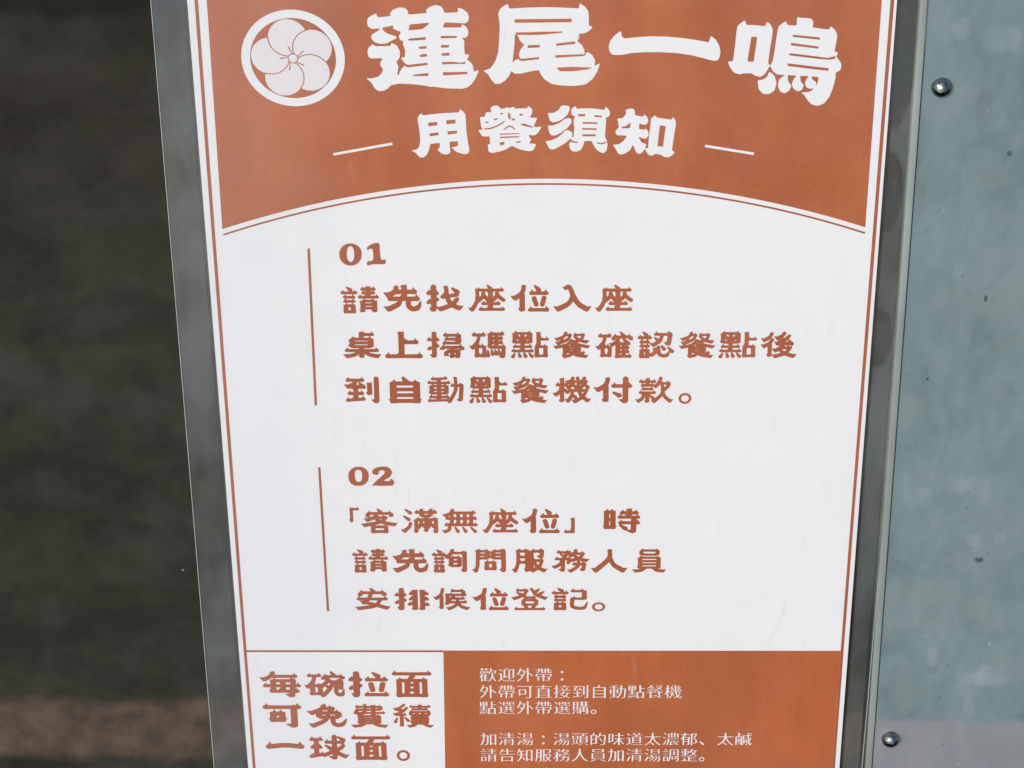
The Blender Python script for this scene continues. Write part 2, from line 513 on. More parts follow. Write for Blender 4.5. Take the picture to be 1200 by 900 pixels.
# ---------------------------------------------------------------- lettering: outlines (hundredths of a mm, or thousandths of a letter's box)
EMBLEM = {
 "ring": [[2881,20517,2726,20542,2582,20579,2437,20633,2303,20697,2172,20777,2049,20870,1937,20974,1835,21088,1745,21213,1666,21347,1604,21482,1553,21627,1518,21773,1496,21928,1489,22084,1497,22229,1521,22384,1558,22529,1610,22675,1674,22809,1755,22944,1848,23069,1952,23183,2066,23285,2189,23376,2324,23455,2458,23517,2602,23568,2747,23604,2901,23626,3056,23632,3201,23624,3355,23601,3500,23563,3644,23511,3779,23447,3913,23365,4032,23276,4145,23172,4247,23058,4339,22934,4418,22799,4481,22664,4532,22519,4568,22374,4591,22218,4597,22063,4589,21907,4565,21752,4527,21607,4474,21461,4410,21327,4335,21202,4243,21078,4140,20964,4025,20860,3902,20769,3768,20689,3634,20626,3490,20575,3345,20539,3190,20516,3036,20509],[2962,20777,3087,20775,3211,20786,3335,20808,3459,20844,3572,20889,3686,20947,3792,21016,3896,21099,3985,21185,4069,21285,4140,21389,4203,21503,4252,21617,4291,21741,4317,21866,4331,21990,4332,22115,4322,22239,4300,22364,4264,22488,4220,22602,4162,22716,4096,22820,4015,22923,3925,23017,3830,23098,3727,23170,3613,23233,3500,23283,3376,23323,3252,23350,3128,23364,3005,23366,2881,23356,2757,23334,2633,23299,2520,23255,2406,23197,2301,23131,2196,23048,2107,22962,2021,22861,1950,22758,1886,22644,1837,22529,1797,22405,1771,22281,1756,22156,1754,22021,1765,21897,1788,21773,1824,21648,1869,21534,1928,21420,1995,21316,2076,21213,2167,21119,2262,21040,2365,20968,2478,20906,2592,20857,2716,20817,2840,20791]],
 "flower": [[2674,20870,2561,20898,2458,20947,2365,21016,2281,21109,2222,21213,2184,21327,2170,21441,2181,21565,2189,21576,2303,21552,2427,21550,2530,21569,2633,21608,2726,21664,2813,21741,2877,21824,2943,21942,2964,21928,2945,21907,2906,21700,2912,21686,2932,21680,2947,21700,2969,21918,2974,21922,3036,21908,3097,21914,3165,21855,3225,21783,3273,21700,3307,21607,3325,21513,3327,21420,3314,21327,3284,21233,3248,21161,3205,21099,3209,21078,3139,21006,3056,20947,2963,20902,2870,20875,2778,20865],[3438,21026,3335,21054,3246,21099,3304,21198,3342,21306,3359,21420,3355,21534,3328,21648,3282,21752,3218,21845,3133,21928,3149,21947,3170,21925,3345,21828,3366,21825,3379,21845,3366,21864,3162,21959,3195,22011,3208,22073,3304,22129,3407,22165,3521,22180,3634,22172,3737,22144,3840,22093,3933,22021,4016,21921,4026,21926,4036,21919,4084,21824,4114,21721,4125,21617,4116,21503,4084,21389,4031,21285,3956,21192,3871,21121,3768,21064,3665,21031,3552,21017],[2293,21586,2169,21617,2159,21604,2117,21622,2014,21686,1932,21762,1870,21848,1821,21949,1793,22053,1784,22156,1794,22260,1823,22364,1868,22457,1932,22544,2004,22613,2097,22675,2200,22718,2303,22739,2311,22726,2324,22612,2348,22529,2386,22447,2441,22364,2530,22272,2633,22202,2757,22154,2881,22134,2890,22125,2881,22084,2883,22042,2912,21970,2871,21876,2819,21798,2757,21731,2674,21668,2582,21620,2489,21592,2396,21581],[3025,21937,2974,21955,2936,21990,2915,22032,2910,22084,2926,22135,2961,22177,3005,22200,3056,22205,3108,22189,3147,22156,3173,22104,3176,22053,3159,22003,3128,21967,3077,21940],[4026,21963,3954,22046,3861,22119,3758,22171,3644,22203,3531,22212,3417,22200,3314,22169,3201,22113,3195,22135,3219,22146,3372,22291,3372,22312,3356,22322,3336,22312,3201,22164,3190,22140,3149,22195,3092,22229,3073,22301,3065,22384,3069,22467,3085,22550,3109,22623,3149,22700,3197,22768,3252,22825,3360,22903,3485,22955,3490,22971,3572,22987,3655,22990,3768,22975,3882,22936,3985,22874,4068,22799,4138,22706,4187,22602,4216,22488,4222,22374,4205,22260,4165,22146,4102,22042],[2642,22053,2664,22048,2860,22087,2878,22094,2878,22104,2860,22114,2654,22088,2637,22073],[2881,22166,2767,22184,2664,22223,2571,22280,2491,22353,2429,22436,2383,22529,2351,22644,2344,22758,2329,22778,2348,22892,2386,22996,2447,23096,2528,23183,2623,23251,2726,23297,2840,23324,2953,23327,3036,23316,3108,23295,3180,23264,3247,23224,3361,23120,3407,23058,3447,22986,3445,22975,3325,22920,3242,22860,3164,22778,3103,22685,3060,22581,3036,22467,3034,22353,3054,22239,3036,22234,3023,22239,3031,22250,3028,22260,2940,22447,2922,22460,2901,22447,2905,22426,3012,22239,2953,22206,2912,22167]],
}
TITLES = {
 "蓮": [[7351,23760,7202,23709,7163,23685,7073,23594,7067,23569,7097,23528,7089,23514,7066,23506,6576,23461,6561,23468,6552,23480,6530,23579,6519,23604,6458,23660,6412,23681,6281,23686,6218,23667,6109,23619,6075,23597,6001,23490,6000,23466,6026,23432,6009,23419,5775,23387,5651,23380,5626,23392,5595,23475,5585,23487,5570,23492,5538,23481,5455,23434,5366,23377,5342,23352,5325,23302,5308,23211,5330,23116,5352,23069,5420,23026,5466,23007,5497,23007,5646,23029,5666,23027,5675,23019,5670,22994,5635,22950,5500,22870,5441,22820,5422,22795,5416,22762,5428,22695,5453,22655,5498,22600,5537,22577,5652,22531,5847,22542,5887,22554,5983,22609,6147,22692,6164,22717,6171,22742,6169,22759,6159,22772,5951,22837,5912,22855,5799,22942,5781,22969,5761,23019,5766,23044,5787,23057,6045,23109,6084,23109,6090,23092,6077,23059,6076,23043,6094,23018,6196,22947,6288,22928,6310,22917,6308,22900,6251,22801,6243,22759,6257,22692,6269,22667,6289,22650,6351,22625,6368,22608,6371,22591,6359,22533,6361,22508,6414,22332,6416,22264,6400,22113,6380,22092,6317,22086,6301,22081,6294,22071,6303,22038,6378,21928,6420,21881,6506,21852,7056,21916,7072,21909,7082,21858,7077,21844,7046,21837,6511,21771,6417,21790,6410,21801,6411,21843,6322,21756,6290,21717,6225,21607,6212,21539,6198,21531,6158,21533,6154,21539,6156,21565,6194,21759,6202,21776,6195,21810,6154,21920,6150,21945,6164,21979,6242,22088,6250,22130,6259,22256,6251,22315,6180,22466,6142,22496,6035,22548,6011,22539,5990,22484,5977,22468,5946,22459,5547,22455,5524,22463,5471,22509,5456,22512,5440,22506,5341,22427,5314,22385,5286,22260,5305,22133,5316,22111,5331,22097,5416,22056,5612,22072,5705,22062,5728,22048,5723,22023,5669,21955,5660,21922,5656,21871,5657,21845,5665,21820,5723,21727,5727,21701,5725,21676,5714,21630,5698,21600,5607,21493,5575,21466,5376,21412,5345,21412,5259,21424,5239,21415,5244,21397,5258,21380,5371,21272,5464,21090,5543,21018,5566,21005,5589,21000,5660,21001,5732,21011,5846,21072,5934,21170,5958,21188,5998,21200,6204,21240,6629,21221,7036,21164,7114,21138,7256,21134,7609,21085,8066,21066,8121,21072,8247,21104,8375,21206,8418,21260,8522,21430,8596,21616,8606,21659,8602,21667,8587,21672,8484,21629,8468,21627,8457,21634,8450,21659,8448,21769,8407,21879,8376,21921,8302,21991,8267,22015,8264,22023,8327,22141,8330,22166,8313,22178,8219,22182,8205,22191,8197,22208,8185,22401,8193,22602,8186,22627,8145,22686,8134,22711,8143,22722,8205,22711,8229,22717,8278,22752,8300,22782,8319,22877,8321,22919,8275,23035,8243,23076,8151,23143,8136,23137,8129,23127,8114,23061,8087,23046,7605,23046,7575,23050,7562,23063,7564,23079,7599,23137,7610,23187,7624,23204,7640,23209,8051,23189,8152,23179,8222,23181,8253,23191,8292,23219,8313,23243,8342,23342,8340,23392,8308,23499,8282,23534,8175,23623,8137,23643,8045,23673,8029,23669,8021,23657,8021,23550,8013,23533,8000,23525,7709,23514,7631,23516,7610,23534,7590,23609,7534,23708,7505,23724,7405,23754],[7079,23197,7143,23198,7155,23180,7150,23164,7078,23097,6959,23002,6920,22993,6585,22959,6554,22961,6540,22975,6569,23116,6582,23141,6595,23149],[7493,22772,7514,22780,7958,22778,7973,22775,7976,22762,7965,22720,7949,22712,7497,22700,7484,22705,7484,22713],[6983,22740,7030,22744,7042,22740,7045,22731,7042,22664,7036,22658,7005,22653,6544,22625,6528,22633,6518,22675,6522,22688,6538,22694],[7539,22487,7734,22491,7738,22478,7727,22420,7716,22408,7677,22403,7498,22400,7490,22412,7494,22479,7507,22487],[7027,22455,7054,22457,7061,22447,7060,22388,7052,22374,6856,22364,6841,22366,6833,22377,6831,22423,6833,22431,6843,22437],[7658,22235,7736,22239,7747,22235,7737,22159,7726,22145,7585,22139,7504,22143,7505,22185,7511,22219,7517,22225],[7023,22204,7055,22206,7063,22198,7069,22136,7061,22117,6888,22099,6852,22103,6851,22162,6859,22177],[8192,21947,8207,21949,8215,21939,8212,21888,8198,21880,7548,21861,7517,21863,7510,21874,7516,21933,7542,21945,7824,21948,8074,21915],[8092,21618,8139,21622,8280,21618,8282,21609,8265,21567,8258,21550,8247,21542,7603,21505,7534,21509,7523,21594,7527,21606,7542,21611],[7035,21579,7071,21583,7090,21579,7097,21545,7096,21502,7092,21489,7084,21486,6636,21487,6628,21489,6621,21504,6626,21529,6637,21533]],
 "尾": [[11640,23786,11624,23767,11608,23657,11593,23644,11570,23640,11127,23667,10638,23684,10053,23670,9579,23641,9563,23644,9547,23656,9510,23757,9493,23777,9461,23772,9374,23720,9286,23643,9264,23615,9217,23472,9244,23277,9256,23048,9234,22605,9202,22271,9187,22203,9115,21971,8979,21747,8945,21721,8780,21661,8764,21644,8770,21626,8886,21548,8979,21365,9076,21246,9092,21234,9116,21227,9220,21226,9260,21234,9403,21338,9435,21373,9532,21503,9547,21537,9569,21614,9585,21631,9609,21625,9670,21572,9697,21558,9849,21554,9897,21560,10138,21623,10395,21664,10419,21658,10429,21647,10467,21540,10571,21381,10763,21241,10811,21217,11101,21165,11446,21149,11502,21152,11783,21193,11815,21200,11847,21219,12012,21356,12047,21399,12171,21616,12238,21840,12239,21866,12232,21875,12219,21875,12123,21813,12107,21807,12094,21815,12103,21953,12099,21987,12040,22116,12008,22159,11912,22229,11880,22241,11856,22235,11824,22216,11817,22143,11729,22118,10955,22068,10915,22071,10907,22086,10908,22137,10912,22146,10923,22150,11737,22178,11777,22183,11789,22195,11793,22212,11782,22237,11778,22315,11715,22452,11687,22488,11589,22572,11573,22598,11576,22623,11617,22717,11613,22811,11622,22826,11638,22834,11780,22849,11867,22895,11931,22944,12003,23022,12013,23047,11996,23064,11922,23088,11910,23099,11903,23116,11908,23370,11890,23530,11877,23572,11784,23699,11672,23777],[11152,23313,11389,23315,11397,23304,11397,23219,11390,23204,11382,23202,9884,23190,9717,23191,9710,23193,9702,23208,9703,23284,9710,23299,9718,23301],[10915,22907,11113,22910,11125,22906,11129,22889,11124,22872,11113,22868,10501,22806,10176,22798,9767,22808,9778,22808,9857,22620,9985,22483,9977,22466,9869,22338,9823,22175,9841,22072,9892,22041,9924,22037,10412,22091,10423,22087,10427,22079,10428,22035,10420,22021,10388,22015,9908,21960,9833,21994,9823,22003,9820,22020,9812,22023,9708,21999,9644,21920,9633,21917,9633,21960,9659,22244,9697,22553,9699,22809,9707,22819,9746,22813,9757,22817,9718,22860,9713,22868,9715,22878,9763,22885,10096,22888,10486,22904],[11483,22589,11504,22590,11510,22581,11503,22521,11488,22509,10963,22447,10947,22448,10939,22463,10939,22514,10943,22523,10955,22527],[10357,22482,10413,22486,10446,22482,10448,22430,10437,22398,10102,22384,10086,22386,10079,22397,10079,22457,10086,22468,10118,22474],[11267,21766,11371,21773,11492,21769,11972,21750,12013,21737,11876,21683,11404,21623,11060,21628,11042,21637,10961,21723,10954,21732,10955,21743,10971,21749]],
 "一": [[12851,22908,12820,22893,12671,22776,12561,22630,12537,22576,12503,22439,12521,22293,12534,22260,12558,22227,12605,22173,12631,22159,12758,22148,12830,22152,12973,22166,13196,22213,13594,22238,14056,22237,14471,22213,14559,22205,14975,22139,15353,22038,15570,21972,15706,21958,15738,21961,15762,21977,15808,22034,15826,22077,15845,22231,15816,22394,15804,22437,15704,22617,15594,22716,15561,22738,15545,22739,15534,22728,15495,22575,15480,22553,15464,22548,15144,22619,14737,22683,14228,22736,13759,22746,13394,22725,12998,22681,12926,22709,12894,22736,12884,22771,12874,22881,12867,22900]],
 "鳴": [[18087,23338,18077,23310,18079,23120,18072,23093,18058,23081,18033,23077,17932,23081,17813,23090,17791,23112,17766,23193,17749,23203,17724,23196,17642,23142,17569,23076,17545,23045,17534,23005,17511,22851,17491,22660,17469,22360,17425,21966,17405,21902,17372,21831,17348,21795,17299,21847,17284,21893,17316,22296,17366,22761,17375,22906,17367,22969,17322,23078,17297,23111,17236,23170,17201,23190,17192,23186,17179,23168,17150,23078,17123,23059,16826,23092,16614,23101,16589,23112,16577,23125,16554,23207,16542,23230,16525,23236,16500,23225,16353,23099,16332,23072,16321,23043,16299,22891,16269,22364,16233,21970,16223,21952,16201,21940,16099,21934,16083,21915,16084,21897,16164,21713,16244,21602,16283,21569,16396,21525,16439,21515,16583,21545,16779,21552,16813,21538,16919,21466,17048,21433,17074,21435,17099,21446,17198,21519,17324,21753,17348,21782,17366,21758,17427,21626,17548,21520,17591,21505,17745,21493,17798,21477,17797,21468,17787,21459,17723,21418,17645,21348,17632,21311,17608,21144,17618,21098,17686,20958,17720,20931,17807,20897,17833,20896,17852,20902,17954,20976,17973,21010,18008,21115,18007,21143,17941,21236,17916,21283,17885,21440,17884,21458,17891,21473,17925,21482,18053,21475,18122,21468,18141,21458,18140,21439,18079,21365,18064,21338,18030,21199,18025,21153,18101,21021,18145,20992,18233,20957,18275,20968,18343,21012,18362,21049,18381,21142,18371,21179,18309,21254,18289,21291,18267,21402,18268,21442,18284,21457,18301,21460,18455,21451,18507,21441,18518,21429,18516,21420,18465,21364,18419,21244,18425,21198,18459,21105,18474,21080,18492,21067,18570,21043,18605,21038,18673,21054,18690,21048,18657,21002,18584,20941,18534,20930,18354,20921,18334,20910,18334,20901,18417,20835,18513,20676,18649,20532,18684,20514,18789,20486,18832,20478,18858,20480,19009,20547,19047,20572,19184,20784,19263,21047,19284,21139,19329,21399,19321,21528,19324,21556,19343,21577,19418,21610,19443,21629,19458,21661,19482,21758,19478,21813,19434,21920,19328,22052,19315,22080,19317,22107,19345,22171,19348,22198,19332,22216,19271,22230,19251,22254,19252,22290,19282,22518,19299,22736,19296,22781,19258,22872,19231,22920,19133,23019,19106,23038,19090,23038,19082,23031,19046,22954,19019,22944,18577,23008,18558,23019,18553,23037,18565,23101,18565,23200,18546,23236,18494,23291,18451,23303,18173,23320,18113,23341],[17978,22777,17988,22784,18031,22780,18771,22695,18791,22683,18791,22629,18784,22618,18750,22621,18000,22714,17983,22721,17979,22731],[16746,22717,16756,22723,16909,22716,16924,22708,16926,22698,16852,21941,16845,21922,16832,21918,16678,21928,16667,21932,16664,21941],[17940,22513,17959,22521,18753,22405,18770,22394,18771,22383,18764,22346,18748,22334,17955,22440,17937,22448,17933,22459],[17905,22185,17916,22193,17967,22188,18805,22076,19062,22036,19271,22095,19279,22092,19284,22080,19287,22025,19284,22011,19276,22006,19108,21974,18775,22004,17936,22117,17904,22130],[17870,21855,17889,21864,19080,21707,19101,21695,19106,21630,19102,21620,19085,21617,17902,21773,17876,21781,17872,21790],[17340,21584,17321,21562,17278,21442,17254,21411,17146,21339,17027,21323,17008,21313,16998,21295,17002,21239,17040,21025,17065,20988,17146,20904,17192,20871,17321,20867,17372,20875,17499,20968,17518,20996,17528,21033,17563,21237,17511,21413,17491,21460,17467,21487,17375,21572,17357,21583],[18619,21429,18652,21434,18772,21424,18798,21416,18812,21400,18816,21363,18805,21252,18785,21193,18761,21151,18753,21149,18750,21160,18753,21225,18747,21252,18729,21274,18657,21327,18629,21355,18610,21401,18612,21419]],
 "用": [[8016,20386,8006,20371,7990,20306,7979,20295,7959,20290,7606,20272,7470,20262,7167,20234,6904,20195,6889,20198,6880,20206,6866,20245,6856,20256,6845,20256,6824,20240,6772,20190,6761,20174,6734,20091,6730,20064,6744,19915,6777,19672,6789,19417,6787,19367,6765,19194,6747,19155,6702,19083,6688,19066,6665,19056,6543,19027,6534,19022,6532,19011,6547,18999,6642,18949,6655,18932,6698,18859,6770,18793,6795,18788,6882,18795,6902,18808,6965,18869,6993,18903,7063,19087,7086,19210,7096,19234,7122,19244,7361,19278,7376,19270,7381,19254,7382,19204,7379,19126,7367,19107,7311,19064,7308,19053,7312,19042,7404,18940,7429,18922,7535,18884,7556,18884,7627,18898,7648,18905,7662,18918,7695,18963,7705,18985,7689,19147,7683,19281,7686,19305,7697,19314,7712,19318,7915,19334,7930,19329,7939,19308,7940,19202,7939,19185,7933,19174,7912,19163,7774,19130,7761,19119,7761,19108,7768,19097,7868,18983,7989,18932,8125,18893,8212,18906,8238,18917,8250,18933,8277,18995,8286,19017,8287,19034,8247,19301,8204,19651,8195,19972,8183,20208,8170,20241,8113,20329,8036,20383,8026,20387],[7826,20050,7874,20052,7881,20050,7883,20044,7876,19934,7871,19927,7613,19899,7603,19902,7595,20012,7597,20028,7601,20032],[7261,19974,7312,19979,7323,19974,7319,19864,7314,19856,7061,19834,7049,19837,7046,19848,7048,19936,7054,19951],[7846,19680,7912,19685,7921,19680,7920,19602,7915,19589,7651,19553,7636,19552,7631,19559,7628,19636,7628,19653,7633,19662,7654,19666],[7307,19626,7344,19630,7353,19626,7352,19548,7347,19535,7098,19497,7085,19499,7081,19521,7080,19577,7081,19593,7087,19599]],
 "餐": [[9113,20518,9032,20496,9012,20488,8951,20425,8946,20414,8946,20403,8968,20354,8971,20337,8965,20315,8949,20293,8929,20288,8863,20300,8838,20295,8804,20266,8790,20250,8783,20228,8775,20162,8766,20146,8745,20140,8645,20136,8632,20130,8627,20119,8627,20091,8657,19821,8694,19727,8690,19716,8679,19711,8583,19705,8575,19699,8573,19688,8586,19661,8667,19528,8686,19505,8706,19498,8797,19489,8888,19496,8898,19492,8905,19483,8910,19449,8920,19249,8910,19232,8861,19216,8853,19205,8851,19194,8866,19010,8874,18982,8886,18970,8902,18963,8967,18937,8988,18934,9217,18985,9426,19064,9564,19162,9584,19169,9609,19162,9824,19057,9862,19045,10060,18996,10182,18995,10197,18998,10212,19008,10256,19056,10272,19078,10317,19201,10321,19223,10315,19234,10304,19239,10142,19249,10122,19257,10120,19263,10123,19274,10153,19318,10175,19396,10168,19414,10133,19443,10122,19457,10109,19513,10110,19535,10118,19541,10128,19541,10189,19523,10209,19520,10300,19536,10325,19545,10346,19567,10413,19650,10474,19766,10484,19794,10481,19805,10468,19809,10311,19797,10291,19806,10265,19833,10262,19844,10264,19855,10308,19949,10352,20064,10356,20086,10349,20097,10337,20102,10166,20113,10156,20116,10147,20125,10152,20147,10203,20246,10218,20334,10218,20350,10214,20367,10178,20427,10118,20477,10092,20491,10079,20482,10063,20433,10057,20427,10042,20422,9710,20413,9690,20421,9657,20461,9640,20470,9625,20468,9529,20429,9509,20430,9444,20457,9429,20459,9414,20451,9393,20422,9378,20414,9262,20414,9247,20418,9239,20424,9220,20463,9203,20478,9143,20515,9128,20519],[9237,20271,9246,20276,9321,20276,9330,20270,9330,20265,9322,20232,9316,20223,9245,20221,9240,20223,9235,20232],[9472,20259,9482,20264,9528,20264,9537,20253,9562,20094,9551,20074,9531,20051,9521,20057,9484,20116],[9822,20236,9845,20239,9910,20233,9935,20230,9941,20225,9905,20175,9894,20173,9839,20180,9829,20185,9822,20214],[9144,20095,9163,20096,9164,20090,9141,20046,9132,20036,9052,20035,9043,20040,9042,20068,9047,20077],[9589,20083,9607,20085,9692,20076,9697,20072,9697,20066,9682,20019,9677,20014,9662,20014,9591,20025,9586,20061],[9363,20006,9369,20011,9374,20006,9368,19968,9363,19957,9160,19819,9104,19795,8957,19737,8937,19732,8770,19718,8734,19754,8740,19759,8755,19762,8927,19780,9130,19856,9349,19994],[8844,19986,8869,19988,8882,19986,8883,19980,8876,19953,8869,19938,8808,19934,8781,19936,8778,19969,8784,19979],[9921,19917,9969,19918,10236,19813,10239,19805,10225,19783,10210,19781,10034,19815,9877,19866,9870,19873,9863,19906,9868,19911],[9506,19852,9524,19854,9615,19823,9690,19753,9697,19741,9674,19723,9659,19718,9599,19775,9524,19807,9513,19808,9448,19777,9376,19708,9366,19707,9341,19716,9336,19719,9336,19725,9433,19820],[9714,19597,9810,19600,9816,19596,9817,19580,9816,19569,9810,19564,9238,19543,9218,19543,9213,19546,9210,19554,9212,19576,9218,19581],[9663,19492,9809,19496,9816,19491,9817,19475,9816,19458,9809,19453,9257,19432,9237,19432,9232,19435,9229,19443,9231,19476,9237,19481],[9844,19330,9869,19332,9873,19330,9873,19324,9843,19284,9833,19275,9717,19272,9699,19303,9702,19312,9717,19316],[9326,19309,9347,19312,9352,19310,9354,19304,9356,19220,9351,19205,9265,19201,9217,19204,9214,19215,9215,19276,9220,19291]],
 "須": [[11171,20512,11110,20504,11091,20495,11078,20479,11005,20355,10879,20275,10849,20266,10713,20266,10698,20261,10693,20256,10692,20234,10716,20113,10748,20025,10763,19999,10828,19958,10849,19951,10879,19956,11010,19993,11146,20068,11282,20215,11297,20243,11345,20369,11347,20396,11338,20467,11327,20484,11306,20492,11216,20514],[11517,20483,11457,20447,11432,20427,11420,20407,11400,20358,11392,20325,11405,20232,11413,20205,11428,20192,11494,20160,11504,20143,11500,20121,11464,20001,11491,19752,11468,19492,11461,19465,11456,19459,11446,19456,11431,19462,11423,19470,11420,19487,11432,19559,11431,19581,11420,19603,11380,19657,11364,19670,11344,19677,11268,19698,11248,19697,11228,19681,11135,19587,11016,19476,10981,19447,10789,19353,10642,19330,10626,19322,10622,19311,10626,19295,10693,19144,10747,19072,10768,19053,10788,19049,10839,19049,10875,19054,11027,19137,11219,19263,11340,19377,11360,19389,11365,19404,11371,19405,11477,19319,11589,19308,11595,19303,11596,19275,11594,19267,11589,19265,11482,19265,11376,19312,11365,19282,11340,19237,11336,19220,11340,19181,11356,19092,11409,19003,11423,18993,11438,18988,11555,18972,11575,18978,11675,19025,11702,19045,11765,19175,11793,19297,11805,19319,11837,19327,12004,19334,12015,19330,12026,19319,12076,19196,12152,19068,12173,19040,12267,18962,12291,18946,12382,18926,12408,18932,12463,18984,12478,19006,12506,19190,12504,19223,12482,19351,12431,19456,12425,19490,12440,19783,12457,20009,12445,20113,12450,20122,12455,20124,12486,20115,12501,20118,12536,20144,12550,20168,12571,20261,12572,20283,12565,20305,12533,20365,12518,20388,12472,20432,12452,20450,12437,20456,12430,20453,12423,20442,12402,20376,12392,20366,12377,20364,12131,20402,12055,20408,11799,20417,11578,20398,11568,20401,11557,20412,11535,20478,11527,20483],[11603,20220,11614,20225,11810,20225,11820,20219,11821,20214,11814,20159,11811,20151,11806,20148,11619,20149,11608,20154],[12097,20186,12133,20188,12299,20177,12319,20173,12324,20169,12324,20163,12318,20125,12314,20117,12309,20116,12103,20126,12098,20128,12095,20136],[11313,20095,11207,20064,11046,19936,10864,19856,10834,19848,10708,19848,10688,19843,10681,19832,10682,19815,10723,19638,10737,19605,10782,19527,10804,19517,10885,19516,10910,19519,10935,19530,11092,19608,11273,19763,11385,19907,11394,19935,11406,20017,11405,20039,11393,20056,11343,20090,11328,20095],[11746,19961,11792,19964,12185,19949,12195,19943,12195,19938,12187,19899,12181,19894,11817,19900,11755,19906,11745,19956],[11727,19757,11733,19761,12167,19750,12177,19745,12177,19739,12169,19701,12162,19696,11748,19707,11735,19713],[11728,19547,11739,19552,12138,19551,12148,19546,12149,19540,12142,19496,12139,19488,12134,19485,11760,19483,11749,19485,11744,19491],[12464,19312,12470,19312,12470,19301,12450,19254,12329,19216,12197,19239,12185,19246,12184,19274,12191,19282,12323,19262]],
 "知": [[13144,20399,13061,20366,13045,20353,13041,20333,13053,20250,13052,20227,13038,20201,12963,20096,12938,20085,12812,20073,12802,20069,12795,20059,12797,20037,12829,19916,12839,19789,12829,19767,12782,19712,12767,19690,12741,19629,12739,19612,12742,19601,12789,19534,12810,19516,12830,19513,12951,19512,13062,19503,13078,19498,13084,19484,13076,19462,13007,19345,12879,19233,12849,19221,12697,19202,12682,19192,12682,19180,12688,19169,12759,19057,12812,18945,12826,18923,12874,18883,12899,18871,13011,18894,13046,18907,13192,19011,13206,19034,13268,19172,13275,19183,13285,19187,13297,19172,13338,19055,13396,18935,13416,18916,13467,18895,13483,18892,13498,18896,13578,18943,13590,18960,13627,19041,13635,19049,13642,19050,13655,19038,13705,18944,13752,18876,13767,18859,13793,18847,13849,18835,13869,18834,13889,18842,13975,18888,13990,18893,14005,18893,14163,18853,14182,18841,14225,18796,14241,18787,14363,18775,14378,18776,14398,18784,14463,18821,14483,18837,14548,18918,14559,18941,14551,18957,14487,19002,14479,19013,14477,19030,14515,19380,14557,19719,14575,19905,14571,19938,14550,20021,14537,20043,14492,20101,14477,20112,14467,20108,14442,20043,14434,20034,14419,20031,13999,20104,13983,20116,13960,20166,13948,20172,13933,20166,13903,20146,13872,20122,13853,20103,13820,20056,13813,20029,13790,19709,13769,19521,13743,19099,13738,19087,13728,19080,13672,19083,13661,19088,13656,19093,13655,19105,13687,19194,13689,19205,13685,19216,13669,19227,13557,19270,13537,19283,13523,19305,13471,19416,13459,19450,13462,19458,13478,19458,13559,19419,13585,19410,13666,19402,13686,19407,13701,19426,13754,19521,13755,19538,13741,19626,13731,19648,13689,19715,13669,19736,13659,19735,13640,19708,13625,19701,13493,19716,13468,19725,13459,19743,13461,19831,13464,19892,13470,19904,13478,19908,13495,19905,13571,19871,13591,19866,13667,19873,13687,19883,13702,19913,13736,20001,13733,20029,13706,20106,13692,20128,13654,20172,13630,20197,13620,20202,13612,20199,13605,20192,13586,20145,13576,20135,13566,20133,13334,20183,13324,20194,13321,20206,13325,20294,13323,20315,13313,20337,13281,20387,13270,20395,13250,20400,13169,20403],[13191,19937,13199,19937,13199,19920,13181,19771,13175,19751,12948,19751,12940,19755,12924,19783,12922,19789,12932,19796,13063,19826],[14088,19841,14106,19843,14247,19826,14262,19823,14269,19818,14204,19164,14200,19137,14198,19130,14193,19128,14050,19146,14035,19148,14029,19154]],
 "01": [[5315,15849,5243,15832,5126,15786,5046,15720,5028,15695,5016,15630,5016,15615,5021,15607,5038,15599,5056,15602,5102,15641,5120,15650,5138,15648,5173,15637,5183,15629,5191,15614,5206,15549,5209,15519,5201,15298,5197,15273,5167,15224,5150,15208,5135,15205,5050,15210,5032,15199,5009,15173,5003,15163,5000,15148,5002,15077,5009,15061,5026,15049,5049,15048,5105,15077,5135,15083,5314,15096,5538,15092,5561,15103,5577,15121,5586,15136,5591,15157,5598,15227,5597,15242,5592,15249,5577,15257,5553,15260,5472,15247,5459,15252,5450,15268,5434,15323,5420,15514,5419,15569,5423,15759,5419,15789,5409,15819,5394,15834,5346,15850],[4468,15831,4374,15810,4350,15801,4254,15731,4240,15716,4222,15686,4169,15591,4140,15471,4138,15441,4154,15300,4164,15270,4230,15157,4247,15142,4338,15077,4365,15068,4476,15044,4602,15062,4629,15076,4737,15153,4764,15193,4823,15294,4833,15344,4849,15465,4825,15610,4819,15635,4807,15655,4752,15735,4728,15755,4619,15815,4504,15834],[4493,15731,4509,15733,4561,15708,4567,15701,4605,15596,4611,15435,4595,15294,4589,15269,4535,15186,4486,15171,4475,15174,4429,15206,4387,15290,4383,15315,4374,15456,4390,15596,4395,15621,4441,15704]],
